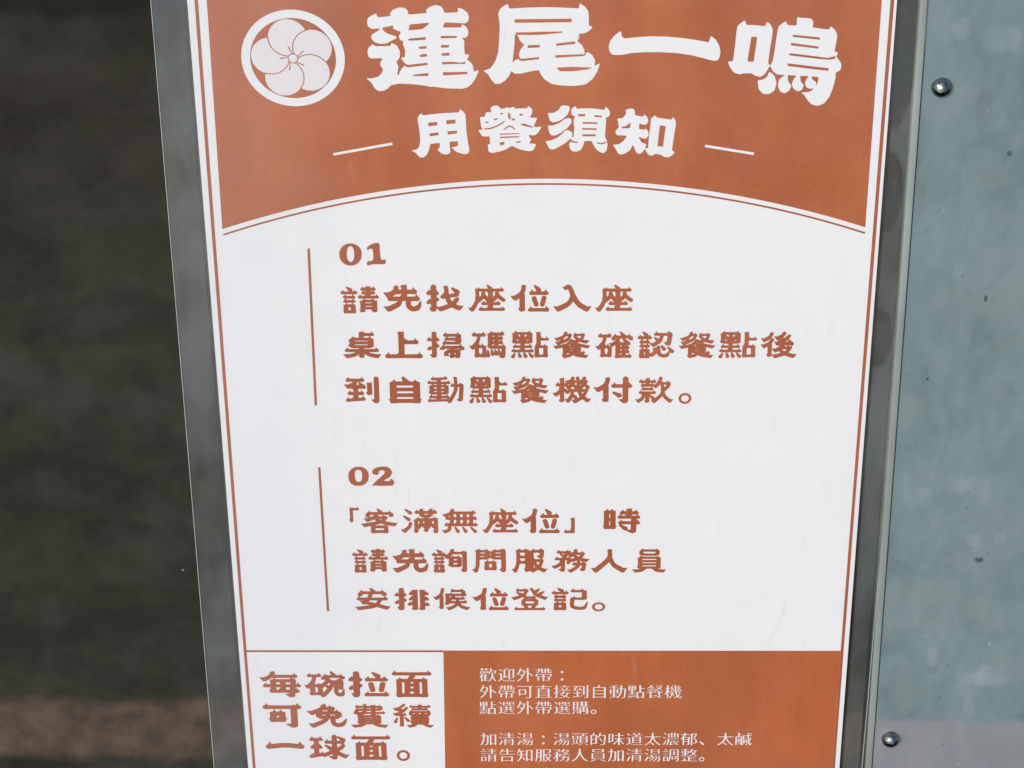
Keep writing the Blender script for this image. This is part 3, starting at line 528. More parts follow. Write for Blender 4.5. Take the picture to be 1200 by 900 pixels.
 "02": [[5217,7569,5109,7555,4990,7515,4947,7483,4907,7447,4895,7431,4887,7408,4874,7342,4877,7314,4888,7287,4897,7278,4915,7270,5018,7240,5032,7239,5046,7246,5082,7280,5090,7303,5083,7353,5087,7369,5104,7386,5160,7423,5189,7427,5245,7421,5259,7412,5280,7386,5286,7375,5290,7358,5278,7308,5263,7281,5151,7163,5021,7035,4913,6912,4896,6890,4863,6834,4860,6817,4864,6811,4879,6810,4951,6825,5181,6811,5488,6817,5507,6821,5526,6832,5562,6856,5576,6872,5581,6889,5589,6951,5586,6984,5543,7058,5529,7070,5497,7086,5478,7091,5467,7085,5462,7074,5452,7018,5447,7010,5438,7003,5414,7001,5287,7007,5256,7012,5247,7018,5248,7024,5261,7035,5399,7112,5428,7136,5504,7236,5527,7325,5531,7358,5523,7391,5495,7464,5477,7484,5409,7541,5385,7550,5274,7573],[4405,7565,4296,7544,4200,7482,4175,7459,4112,7364,4098,7331,4077,7208,4087,7047,4098,7013,4157,6904,4175,6888,4258,6833,4286,6824,4394,6812,4507,6822,4604,6870,4637,6892,4707,6985,4724,7013,4734,7046,4760,7186,4747,7325,4735,7364,4679,7464,4661,7481,4596,7527,4573,7542,4550,7549,4443,7566],[4399,7437,4428,7440,4498,7411,4529,7353,4539,7325,4539,7191,4520,7046,4471,6979,4405,6961,4340,7001,4304,7074,4292,7203,4300,7331,4306,7353,4348,7422]],
}
ROWS = [
 ["p1",[["請",41.11,133.29,53.41,143.16],["先",54.85,133.91,66.81,143.73],["找",68.23,133.89,79.99,143.71],["座",81.61,133.87,93.48,143.68],["位",95.1,133.85,107.33,143.66],["入",108.67,133.83,120.49,143.64],["座",121.82,133.8,133.84,143.61]]],
 ["p1",[["桌",41.26,116.87,53.24,126.77],["上",54.47,116.86,66.77,126.75],["掃",68.0,116.84,80.09,126.73],["碼",81.73,116.82,93.4,126.71],["點",94.83,116.8,107.24,126.69],["餐",108.63,116.78,120.21,126.67],["確",122.06,116.77,134.0,126.65],["認",135.35,116.75,147.29,126.63],["餐",148.76,116.73,160.16,126.61],["點",161.31,116.71,173.64,126.59],["後",174.87,116.7,186.3,126.57]]],
 ["p1",[["到",40.95,100.02,52.23,110.13],["自",55.26,100.0,65.78,110.11],["動",67.77,99.99,79.66,110.09],["點",81.19,99.97,93.78,110.08],["餐",95.19,99.96,106.9,110.06],["機",108.39,99.94,120.63,110.04],["付",121.63,99.93,134.11,110.03],["款",135.15,99.92,147.21,110.01],["。",149.07,99.66,153.21,103.77]]],
 ["p2",[["「",40.34,53.56,43.76,60.0],["客",44.43,49.23,56.41,59.19],["滿",57.7,49.23,70.1,59.18],["無",71.39,49.23,83.36,59.18],["座",84.94,49.23,96.95,59.17],["位",98.23,49.23,110.79,59.17],["」",112.11,49.22,115.7,55.69],["時",125.13,49.22,137.59,59.16]]],
 ["p2",[["請",40.63,33.18,52.97,42.95],["先",54.41,33.18,66.41,42.95],["詢",67.52,33.18,79.51,42.95],["問",81.19,33.18,92.61,42.95],["服",94.62,33.19,106.46,42.95],["務",108.04,33.19,120.6,42.94],["人",121.36,33.19,133.43,42.94],["員",135.25,33.19,146.45,42.94]]],
 ["p2",[["安",41.02,17.57,52.92,26.96],["排",54.4,17.58,66.57,26.96],["候",67.74,17.58,80.06,26.96],["位",81.14,17.59,93.42,26.97],["登",94.39,17.59,106.67,26.97],["記",107.87,17.6,120.33,26.97],["。",121.71,17.12,126.24,20.93]]],
 ["box",[["每",6.48,-19.76,20.77,-8.36],["碗",21.88,-19.74,36.16,-8.35],["拉",37.15,-19.72,51.42,-8.34],["面",52.33,-19.71,66.36,-8.32]]],
 ["box",[["可",6.57,-33.18,20.37,-22.6],["免",22.29,-33.16,36.21,-22.59],["費",37.65,-33.14,50.44,-22.57],["續",52.35,-33.12,66.33,-22.55]]],
 ["box",[["一",6.71,-42.7,20.58,-39.63],["球",21.99,-47.45,36.18,-36.2],["面",37.06,-47.69,51.16,-36.54],["。",53.06,-48.08,57.75,-43.15]]],
]
GLYPHS = {
 "付": [[804,996,785,988,768,974,755,955,747,931,744,725,741,711,565,715,559,722,543,784,537,793,494,718,471,702,457,686,448,664,446,640,448,620,460,596,474,581,493,572,719,577,742,573,743,168,735,161,647,144,642,136,746,9,829,-1,873,36,884,56,892,82,893,566,900,571,947,572,966,582,987,610,994,644,991,667,981,688,969,702,947,717,908,788,903,794,895,794,891,918,879,958,864,978,845,992,826,997],[350,976,275,924,277,918,298,898,298,887,271,772,255,738,235,711,194,674,92,594,-7,598,-16,593,64,455,89,426,122,421,147,427,226,495,235,498,237,495,238,180,233,170,195,140,236,82,241,55,270,45,320,45,331,59,378,66,383,75,383,634,380,646,366,650,397,752,422,911,414,941,397,965,369,978],[507,438,493,430,483,414,480,393,486,373,620,218,642,206,669,205,694,216,713,237,726,268,728,302,720,332,702,360,688,369,526,436]],
 "登": [[543,996,486,951,510,922,574,761,607,692,608,681,593,630,584,621,495,618,419,620,408,625,396,681,467,856,471,893,462,919,443,937,429,941,402,931,394,934,362,991,356,985,343,937,269,931,199,936,183,988,177,991,150,939,124,911,119,893,119,867,128,845,145,827,123,801,123,772,202,677,204,666,63,589,-7,592,-16,586,47,469,61,452,85,448,109,456,330,593,330,557,336,535,333,524,325,509,302,487,291,456,271,447,267,440,266,239,270,228,299,225,315,206,353,111,340,106,147,109,142,115,131,157,126,164,99,114,77,93,68,74,66,41,82,11,107,1,500,6,891,1,912,8,927,27,933,52,928,81,919,96,901,111,872,165,856,114,850,109,660,106,645,111,684,207,703,233,728,238,734,246,735,465,731,478,703,475,690,496,671,513,663,535,669,560,665,591,655,610,636,626,621,663,625,664,671,614,714,580,907,468,934,469,942,475,958,498,1014,608,1004,611,934,608,822,670,828,685,910,809,911,838,896,858,877,857,752,779,739,763,725,730,698,754,695,765,714,787,786,922,789,948,777,969,766,974,752,970,633,882,626,889,581,981,560,997],[223,831,335,830,350,823,328,772,307,746,160,820,158,823,165,827],[458,516,587,513,587,509,495,504,412,509,411,513],[430,403,614,400,618,388,618,315,614,309,600,307,497,304,388,308,382,319,383,396,392,402],[426,202,505,205,565,203,577,198,543,162,537,144,531,107,478,105,465,111,463,136,457,158,448,172,423,195,421,198]],
 "請": [[694,1004,630,942,621,938,607,944,594,990,588,994,557,942,533,922,523,900,522,871,536,845,554,833,588,827,579,803,555,783,545,765,542,736,550,714,563,699,579,692,642,693,652,688,627,666,618,649,542,650,534,655,521,700,515,705,485,654,461,634,451,615,450,579,461,559,476,547,494,543,591,544,600,538,588,513,568,498,554,478,536,482,478,425,480,418,500,399,503,388,504,162,499,147,470,125,468,118,500,74,508,49,533,41,570,41,588,53,621,58,627,63,629,133,633,142,718,147,785,144,794,140,781,118,813,74,820,49,848,41,887,41,899,53,935,59,940,67,940,469,935,480,890,473,875,497,854,513,842,538,851,544,948,543,966,546,979,557,990,575,993,608,984,630,959,652,926,706,920,699,908,656,902,650,787,650,785,681,789,692,866,693,881,701,894,717,900,736,896,767,884,787,863,804,854,827,890,834,906,845,920,871,919,900,908,923,884,943,854,994,848,989,833,941,796,937,785,944,781,1000,712,986,700,1004],[167,981,149,962,149,937,220,820,224,809,222,805,98,808,92,813,80,856,74,863,43,812,15,787,6,761,9,732,31,706,49,700,113,701,121,695,101,653,77,633,65,608,64,582,74,560,89,547,116,535,100,502,71,474,64,436,74,411,89,396,104,391,137,391,144,385,119,338,104,331,74,329,69,323,68,122,65,113,49,109,46,103,66,67,68,12,74,2,183,1,201,10,219,11,246,10,267,1,376,2,381,12,383,67,403,103,400,109,385,113,382,122,381,323,376,329,346,331,331,338,305,385,313,391,358,395,373,407,383,425,386,447,381,469,370,486,349,503,334,535,373,557,384,579,385,600,378,626,349,653,328,695,337,701,400,700,419,706,431,717,441,736,442,769,433,788,406,812,376,863,370,857,355,810,312,809,324,864,319,889,306,910,186,980],[625,831,657,831,658,801,648,797,630,801,624,820],[787,831,817,830,812,801,799,797,787,800,785,816],[151,703,294,703,306,701,310,695,300,655,294,648,167,647,155,648,148,659,140,695],[219,546,300,542,306,538,307,531,300,505,291,497,158,497,151,502,147,513,142,535,146,541],[648,546,796,546,807,542,809,535,802,513,795,509,651,509,639,514,633,535,636,543],[701,407,796,404,806,396,802,383,793,378,648,379,639,385,636,396,639,403],[167,392,273,394,282,392,287,385,278,348,272,341,183,340,173,345,170,352,163,385],[671,275,793,274,804,271,806,264,802,253,793,248,651,248,639,253,638,271],[204,231,252,228,254,133,249,120,204,119,196,125,195,220,198,228]],
 "自": [[441,996,415,981,403,953,438,828,434,816,221,815,213,824,191,889,183,896,121,814,92,801,39,799,32,793,30,165,24,154,-14,153,-19,147,29,83,33,5,47,-1,229,-1,242,1,252,11,263,13,733,13,748,12,767,-1,965,1,971,12,973,83,1021,147,1014,153,976,154,971,165,968,796,911,801,881,813,817,896,782,816,654,816,634,846,485,985,464,995],[254,660,745,661,753,653,753,600,748,591,726,589,502,585,259,590,251,593,248,603,248,650],[318,443,502,446,741,442,753,432,753,386,748,378,737,376,513,372,259,377,248,386,252,439],[463,233,745,228,753,218,753,176,748,167,737,166,255,167,249,172,248,197,249,222,255,228]],
 "時": [[669,1007,599,943,601,932,626,907,626,892,620,887,554,890,534,955,531,960,525,959,488,892,463,874,449,853,443,831,443,808,455,771,428,719,405,701,392,685,384,662,383,633,401,597,432,581,740,584,746,577,743,491,697,486,518,491,510,498,494,556,488,563,448,494,423,476,412,461,404,438,403,408,414,384,433,360,424,330,430,304,557,124,583,109,620,107,749,7,830,-1,871,35,889,76,892,352,897,357,940,357,961,364,980,382,992,408,991,438,982,464,948,494,910,562,903,562,894,545,891,575,897,580,947,581,968,592,990,625,992,659,980,690,947,719,928,756,928,763,951,804,952,831,947,853,934,873,907,894,870,960,861,954,842,891,777,887,770,898,768,1001,759,1003,688,985,682,987],[118,988,78,919,57,907,26,906,19,898,19,319,13,306,-11,305,-16,300,17,240,19,180,26,170,152,169,177,181,201,170,331,171,335,180,337,240,371,300,368,305,340,307,336,319,335,898,330,905,297,908,275,920,232,991,207,921,149,920,142,928,127,984,124,989],[168,782,186,782,191,771,191,625,189,617,180,612,167,615,164,625,164,767],[531,756,617,758,624,756,626,748,580,713,503,714,491,719,485,752],[774,756,882,755,890,752,891,745,886,722,879,714,780,712,771,719],[169,487,186,487,191,476,191,330,189,322,180,317,167,319,164,330,164,472],[584,360,703,363,743,357,745,177,742,158,660,144,666,203,660,225,648,248,498,349,497,354,506,357]],
 "後": [[642,996,624,989,576,952,575,946,581,932,565,906,540,880,501,853,437,815,363,819,353,815,416,699,432,677,489,658,481,648,440,624,358,628,353,625,356,615,406,528,419,495,432,479,455,468,512,469,521,465,513,452,486,428,388,364,314,368,309,370,306,378,305,525,303,532,291,538,352,662,358,692,351,725,329,748,317,753,304,752,272,735,305,805,340,902,339,939,322,968,301,978,283,976,226,936,224,929,235,915,236,909,213,859,191,828,150,795,70,745,-4,750,-14,745,49,628,70,603,96,600,116,605,237,699,242,699,248,692,239,668,206,618,181,593,145,567,70,520,-4,524,-12,523,-14,518,50,402,70,377,96,374,111,377,175,424,186,424,187,171,183,161,153,134,185,84,191,60,214,53,252,53,265,65,301,71,305,78,309,125,319,114,365,31,383,7,417,1,586,65,668,102,758,61,889,12,909,10,930,13,945,32,1011,148,1012,158,1007,159,927,155,778,205,780,215,868,365,875,398,869,428,850,452,830,459,794,446,785,455,776,478,784,482,817,484,848,463,866,462,884,467,901,482,913,502,919,525,918,552,912,573,902,589,778,704,761,715,767,729,814,793,823,812,825,832,822,852,814,870,801,884,784,892,766,889,714,852,708,845,709,835,704,825,645,759,635,759,610,769,610,775,653,840,686,905,691,926,690,952,680,976,663,991],[729,675,732,675,749,635,750,623,683,619,686,628],[692,478,732,480,737,478,739,472,735,453,730,447,666,446,656,455,653,468,655,475],[308,341,317,335,365,248,386,222,411,218,429,221,494,267,522,240,549,205,537,196,388,146,309,153,306,171],[656,331,699,334,719,328,694,288,673,266,663,261,623,295,594,328]],
 "。": [[486,1000,387,987,295,956,208,906,135,842,76,765,31,676,6,577,0,479,14,381,47,287,97,203,162,131,242,71,330,29,425,5,524,0,619,14,711,46,794,95,867,160,925,236,969,326,994,420,1000,518,988,612,956,706,907,791,844,863,768,922,680,967,585,993],[457,795,513,798,570,790,623,772,673,743,714,707,750,663,777,612,793,556,798,501,793,445,777,390,751,338,714,292,673,256,623,228,570,210,509,202,448,206,391,222,337,250,290,287,252,334,223,389,207,445,202,505,209,565,227,620,257,673,297,718,345,755,398,780]],
 "續": [[270,996,224,964,220,947,198,919,169,888,138,866,64,824,4,826,-5,821,47,727,59,712,160,678,149,664,56,607,-5,608,-14,605,36,514,50,495,72,491,138,497,165,472,166,148,163,137,138,113,164,74,169,55,191,47,224,48,234,57,259,61,265,67,267,489,273,497,309,497,323,502,334,514,342,535,335,566,314,587,290,630,284,626,270,586,235,583,224,587,279,649,309,690,379,793,386,817,384,838,376,856,361,867,347,870,334,865,293,835,292,817,257,770,246,768,205,783,206,790,262,856,313,933,315,957,306,980,287,996],[708,978,628,955,623,947,620,922,611,919,485,921,479,926,468,961,463,966,440,926,422,909,413,894,412,863,427,839,441,833,488,833,497,828,491,814,470,793,461,748,438,706,417,685,399,643,400,528,424,523,446,493,477,482,423,427,424,420,439,406,443,395,443,277,439,263,415,242,441,201,445,182,462,172,472,137,463,130,402,116,342,118,335,113,383,25,400,4,430,2,534,41,567,67,606,126,672,128,741,125,790,68,826,41,919,3,947,3,966,23,1015,109,1016,116,1010,118,950,115,881,134,873,141,879,182,896,189,900,200,900,458,897,471,873,469,862,482,895,492,906,504,917,528,944,538,945,667,941,680,928,682,903,707,879,751,873,791,851,814,845,828,853,833,914,832,930,837,948,863,946,894,939,909,920,926,897,966,892,961,881,926,875,921,732,918,723,926,721,974,716,980],[731,835,804,834,810,831,812,824,804,812,730,810,724,814,722,824,724,832],[532,831,614,835,620,831,622,821,620,813,614,810,540,812,532,818],[475,727,477,730,501,723,672,727,840,723,864,730,867,723,864,709,856,703,669,700,485,704,478,709],[506,615,540,612,540,580,529,575,501,579,499,605],[644,615,699,615,702,580,694,573,647,574,642,584],[808,615,842,613,845,601,844,580,834,576,807,577,803,584,802,605],[301,451,285,437,283,416,339,263,353,246,369,239,386,239,404,249,414,263,421,284,422,305,416,325,320,444],[97,434,80,420,10,256,9,235,15,213,26,196,42,186,59,184,75,190,89,203,98,224,122,406,114,427]],
 "安": [[450,996,431,983,423,958,453,855,454,845,450,841,228,845,221,855,205,913,198,916,161,848,140,833,126,817,113,769,87,759,82,752,82,625,85,618,104,617,108,611,87,570,68,557,56,543,44,505,45,484,54,464,65,449,81,438,129,432,231,433,229,426,220,419,137,426,128,419,203,289,226,262,259,257,295,265,391,234,404,224,375,215,170,180,84,160,-7,165,-15,162,-14,155,63,25,81,3,106,-1,395,57,470,77,539,103,614,148,866,30,888,25,919,30,942,59,1011,176,1015,190,913,188,716,271,708,282,752,406,766,433,894,436,918,450,934,478,937,509,930,536,916,555,892,574,861,635,866,642,905,647,911,653,910,791,905,793,869,786,853,821,821,848,788,910,780,918,761,853,755,846,600,842,594,848,587,875,578,893,472,990],[512,714,769,710,775,701,777,638,841,639,846,635,846,629,833,577,824,569,483,564,477,567,477,574,506,677],[225,711,361,714,385,697,390,687,361,605,342,567,159,569,149,577,141,618,216,632,219,701],[470,440,625,438,634,436,636,430,603,347,591,327,583,324,390,382,391,392,422,437]],
 "機": [[521,996,467,957,463,950,473,933,461,906,443,885,403,857,393,852,328,857,318,853,336,811,368,759,372,745,369,742,362,748,333,804,328,799,313,745,307,742,300,745,296,951,288,952,233,937,218,956,167,905,163,895,183,874,186,863,185,745,176,740,152,745,134,803,103,745,77,721,68,689,72,662,90,637,108,629,150,629,173,606,172,592,152,516,126,465,64,394,-7,395,-12,394,-11,383,46,279,66,255,95,252,116,262,176,338,184,341,186,150,154,116,183,71,187,50,192,45,213,38,247,38,262,51,295,57,298,67,301,143,312,132,375,24,395,17,414,18,429,26,443,40,482,121,490,127,563,4,597,-1,616,8,688,67,777,147,887,43,908,35,936,39,955,64,1014,175,1004,179,936,175,849,255,851,265,901,356,904,383,898,418,923,432,939,460,940,488,930,523,962,550,971,571,974,592,971,620,960,644,890,703,895,738,919,794,921,818,915,842,902,860,884,870,862,870,878,929,878,950,873,968,862,985,845,996,832,997,816,991,770,954,778,933,767,908,743,876,722,856,713,853,706,860,700,947,693,971,683,986,667,995,641,993,591,954,592,947,614,922,615,840,589,866,557,871,558,881,572,926,571,957,564,975,552,989,534,997],[613,787,618,788,619,773,623,682,620,670,607,676,581,700,590,738],[396,710,409,711,430,700,418,686,401,676],[715,710,730,712,742,707,745,700,719,675,715,686],[305,630,328,625,372,545,385,528,400,523,400,516,393,500,382,502,302,571,298,582,298,620],[835,623,840,626,845,622,865,578,855,536,785,533,770,536,777,550],[525,620,534,615,571,536,557,532,476,536,470,554,472,564],[301,436,309,430,352,359,380,344,403,348,422,362,434,383,443,419,461,421,469,415,457,345,441,293,412,230,369,158,304,161,299,168],[624,425,644,425,652,419,674,335,707,251,704,242,691,229,638,191,636,196,643,241,633,276,620,291,557,334,553,345,560,411,564,422],[758,422,806,423,823,418,795,394,799,373,782,352,762,394,757,415],[525,217,531,216,560,174,589,157,563,138,497,146,499,157]],
 "找": [[190,996,156,975,142,955,133,934,130,906,128,757,125,755,122,759,104,823,97,829,55,753,31,737,18,722,9,703,6,682,7,658,13,641,38,612,63,604,122,607,129,600,128,450,122,446,117,448,103,494,97,496,55,420,32,405,18,389,9,369,5,345,7,324,17,300,29,286,46,275,74,272,119,292,128,290,129,170,122,163,74,153,71,145,131,10,210,-2,224,1,255,28,271,53,281,80,282,125,286,132,321,80,342,42,362,17,404,10,430,17,683,156,850,51,881,45,909,50,914,55,934,80,1016,221,1005,225,906,220,806,276,892,428,898,466,887,500,872,517,850,529,830,530,813,523,748,476,757,459,756,452,719,397,703,380,693,390,671,431,643,510,655,519,841,546,872,565,890,600,891,624,886,655,904,686,911,717,908,755,892,788,878,800,726,890,711,894,697,891,686,882,678,868,676,851,679,834,765,700,770,686,759,678,624,650,619,655,617,669,604,896,591,934,568,954,551,960,537,959,518,951,455,906,455,899,487,868,490,689,489,685,480,699,475,699,433,624,410,608,397,593,385,562,385,527,401,496,427,477,446,474,503,486,511,484,539,393,583,290,554,270,370,184,289,189,282,201,282,362,289,370,322,386,336,399,351,428,353,452,350,472,341,493,328,509,305,524,286,558,282,572,282,596,286,602,317,610,337,627,352,658,352,689,339,724,325,739,305,751,283,792,281,916,269,956,255,976,235,990,212,997]],
 "碗": [[652,996,636,982,632,958,659,862,660,849,544,849,523,908,491,852,464,827,451,787,416,773,417,671,504,676,511,671,503,633,488,599,458,559,418,516,348,521,329,552,324,554,305,495,275,492,268,500,255,551,281,643,300,767,308,771,394,770,413,781,425,808,426,831,421,852,410,868,391,883,361,937,355,934,337,880,248,875,160,880,138,939,106,883,78,855,71,835,71,811,79,790,92,776,111,768,189,771,199,767,187,695,176,657,157,616,66,479,57,476,-7,480,-12,478,-14,473,49,361,68,337,98,332,127,343,133,340,134,192,127,182,100,162,98,155,132,107,138,81,162,74,200,73,216,83,292,88,313,86,348,74,375,72,423,3,453,-1,474,6,496,28,600,182,647,260,684,343,711,428,714,411,715,244,720,189,731,141,751,97,768,76,792,56,838,34,867,27,891,27,916,36,937,51,956,73,969,103,974,131,977,220,975,315,963,329,942,329,950,367,958,606,953,630,943,650,906,681,991,697,994,712,992,808,986,811,953,805,937,834,915,852,883,908,862,850,781,849,774,883,765,900,674,992],[622,739,703,742,856,738,865,736,868,729,859,708,846,711,835,684,819,712,792,666,757,663,727,642,700,657,671,656,641,711,621,715,617,732],[585,541,622,544,628,541,614,473,604,446,563,473,556,483],[503,411,509,414,515,408,549,339,551,329,493,243,456,193,448,188,445,209,446,367,480,383],[269,387,310,387,317,384,320,377,320,247,308,199,300,191,278,191,270,196,259,237,259,377,262,385],[931,315,935,315,933,302,901,203,890,179,873,164,838,181,831,192,825,216,821,278,824,294,897,289]],
 "先": [[510,1003,440,927,442,920,470,890,472,826,468,813,401,816,396,837,405,890,396,927,371,959,351,967,337,966,317,957,252,905,270,878,269,867,240,797,212,766,96,705,-2,712,-15,709,-10,694,68,549,96,509,96,449,107,422,123,401,154,388,343,391,356,385,343,356,310,326,101,198,-15,201,-11,186,68,40,93,5,129,-1,157,7,321,118,396,177,428,212,457,257,475,306,487,386,496,394,568,394,578,389,575,268,579,227,590,178,607,137,638,88,668,55,702,30,740,12,771,7,841,16,888,38,924,63,939,80,962,118,982,189,988,261,994,359,989,378,980,388,966,391,952,383,885,250,824,206,788,195,763,199,732,227,715,265,715,336,718,378,722,389,904,389,934,408,954,445,957,483,949,517,932,543,904,564,862,652,884,709,884,747,874,777,858,799,833,818,793,900,785,909,757,815,623,811,619,822,616,999,532,978,526,981,518,1004],[431,645,465,645,470,641,472,630,467,615,430,585,429,577,435,562,432,556,239,562,242,570,292,611,321,642],[621,645,821,642,846,646,850,641,834,570,827,560,632,555,621,558,619,566]],
 "滿": [[590,999,499,969,495,909,489,901,455,905,440,961,435,966,403,905,381,886,369,864,367,823,385,791,407,779,493,778,499,687,535,685,547,657,560,642,576,634,613,633,620,627,622,616,620,609,613,606,487,609,481,616,468,667,462,674,429,611,410,595,393,571,385,575,379,573,331,522,330,511,348,492,351,481,351,136,348,121,323,100,320,91,348,50,357,22,379,16,410,16,426,28,457,34,461,46,463,166,490,177,507,192,560,286,585,231,622,204,620,162,591,132,620,87,624,65,649,55,685,55,696,66,731,76,734,166,758,181,772,196,802,275,807,280,823,241,835,224,852,214,881,207,881,140,851,121,882,11,893,4,952,1,981,31,994,69,994,552,989,590,977,612,957,629,938,633,907,628,885,670,879,674,863,616,857,609,743,606,735,609,733,620,738,633,774,633,789,639,806,657,818,689,856,699,859,770,863,778,938,780,960,792,977,826,973,868,963,886,941,905,907,966,888,905,863,903,859,913,858,991,852,1001,752,969,749,909,743,899,613,899,606,909,605,995,601,1000],[115,981,106,973,100,958,103,928,219,762,237,750,257,748,276,755,293,773,303,796,306,826,301,853,288,875,137,980],[625,781,718,783,727,781,730,774,726,759,718,753,640,752,626,759,623,774],[70,718,61,710,55,695,58,665,173,500,190,488,212,485,232,493,248,511,259,537,261,564,255,590,243,612,93,716],[596,489,615,490,621,485,622,406,618,390,591,421,592,481],[466,485,482,483,483,470,499,447,484,387,465,357,462,372,461,455],[838,485,871,487,881,481,882,391,879,372,868,379,835,421],[248,459,194,417,195,410,207,395,206,387,177,305,143,252,70,167,59,159,-5,163,-14,159,45,44,65,18,98,16,123,31,216,155,260,234,281,297,303,384,305,406,299,432,285,451,265,462]],
 "每": [[311,996,246,952,246,945,258,931,254,914,224,860,187,826,82,763,-16,764,-12,752,60,634,76,614,104,609,124,611,142,620,249,698,300,747,334,738,333,728,316,698,300,689,283,687,220,627,222,617,248,590,247,505,236,502,160,504,154,512,141,562,135,568,99,505,76,489,64,471,58,441,64,414,79,392,102,382,246,380,247,336,212,309,208,302,229,268,222,238,224,211,234,190,250,176,275,170,588,175,700,172,705,163,700,152,602,133,595,129,594,123,703,7,787,-1,819,28,835,55,841,75,849,167,924,174,943,189,956,214,956,241,949,265,937,279,916,295,882,356,876,355,859,313,862,377,870,381,957,384,979,400,993,427,992,454,986,475,974,490,951,507,918,567,913,566,910,559,896,508,887,503,873,505,870,519,878,634,873,667,863,688,849,705,828,717,803,723,795,735,801,742,873,742,898,752,910,765,919,786,920,813,914,833,902,850,879,867,842,929,824,870,814,863,599,858,379,864,373,870,369,887,378,935,370,968,359,984,345,994,328,999],[503,745,728,744,739,742,741,735,732,701,722,695,552,691,387,695,378,697,373,704,366,732,370,741],[398,576,457,577,477,566,485,552,483,502,471,498,391,502,387,512,388,566,390,573],[627,576,728,574,732,563,726,505,714,500,627,501,623,522,624,566],[392,383,482,383,485,370,482,353,445,322,458,292,404,290,390,293,387,370],[627,383,717,381,719,366,712,292,627,289,624,299,623,360]],
 "費": [[384,996,370,990,323,957,323,950,343,929,342,919,336,915,199,917,193,922,181,961,174,962,151,921,127,898,120,877,121,856,127,842,137,831,155,822,156,815,149,801,127,780,116,745,92,734,88,665,72,644,65,627,66,603,78,582,95,572,138,568,185,491,184,481,156,450,181,418,181,283,176,272,149,251,147,244,179,199,183,178,211,167,219,150,205,143,61,127,-10,131,-17,126,-13,116,46,18,61,2,80,-1,199,16,268,33,324,63,409,137,497,140,588,138,679,60,747,28,905,0,939,3,957,25,1015,126,1005,131,939,127,780,147,779,154,789,179,815,186,819,196,819,495,815,504,784,503,755,532,739,564,741,569,749,572,908,573,922,584,933,603,930,637,922,651,903,667,877,711,871,706,860,669,854,664,684,662,676,663,672,672,672,700,679,707,803,706,828,717,839,735,845,759,869,764,873,769,873,881,843,882,829,905,812,919,784,964,769,922,761,917,679,916,673,922,671,950,667,956,602,941,585,960,531,914,440,914,434,919,430,957,421,978,404,993],[281,825,341,824,345,804,336,797,202,799,194,803,190,815,192,822,199,824],[442,825,543,826,549,822,549,804,540,796,446,796,440,804],[674,822,744,824,752,818,752,808,744,799,679,799,673,804],[226,707,304,708,316,703,310,688,290,664,225,663,212,669,211,693,214,704],[433,707,545,708,550,700,549,669,545,662,537,660,424,662,420,672],[365,571,520,574,545,547,549,533,545,526,534,525,341,528,337,529,337,536],[676,571,718,570,721,561,713,532,704,528,674,529,672,561],[397,436,503,438,659,432,497,425,339,432],[480,338,642,331,429,328,356,331],[428,237,646,234,494,227,370,230,352,234]],
 "到": [[903,996,882,986,864,968,852,944,847,919,846,163,838,155,760,140,752,132,847,10,929,0,938,3,974,35,986,56,993,84,994,913,985,951,964,981,935,996],[124,986,86,923,62,905,49,885,43,847,54,820,68,804,89,796,234,798,243,797,246,792,232,775,205,758,89,700,-5,704,-16,698,59,574,83,546,112,540,212,540,249,510,252,481,249,425,187,426,182,433,167,486,162,492,124,428,92,401,84,384,81,364,82,346,92,326,118,304,249,302,251,253,247,243,210,215,221,191,205,184,129,180,124,187,109,238,103,240,67,177,43,160,31,143,24,111,31,80,54,56,80,50,316,78,553,95,576,103,590,118,601,139,599,177,586,201,558,223,523,284,516,281,500,222,494,214,410,203,398,207,399,301,520,301,541,312,553,325,563,346,564,364,561,384,553,402,521,429,482,492,459,427,399,426,396,529,404,540,477,540,500,546,541,527,578,533,599,551,614,578,618,609,612,640,596,664,439,792,415,779,404,757,406,736,423,702,422,692,354,690,340,695,395,796,418,797,436,792,459,796,532,795,561,807,574,823,582,844,582,868,576,889,564,906,540,923,503,985,497,980,482,928,476,919,313,914,150,919,144,927,129,980],[690,786,619,719,646,692,650,681,650,436,646,423,611,398,608,391,647,339,655,310,684,302,731,302,745,316,789,322,794,332,794,774,792,781,786,783,710,764,704,768,695,786]],
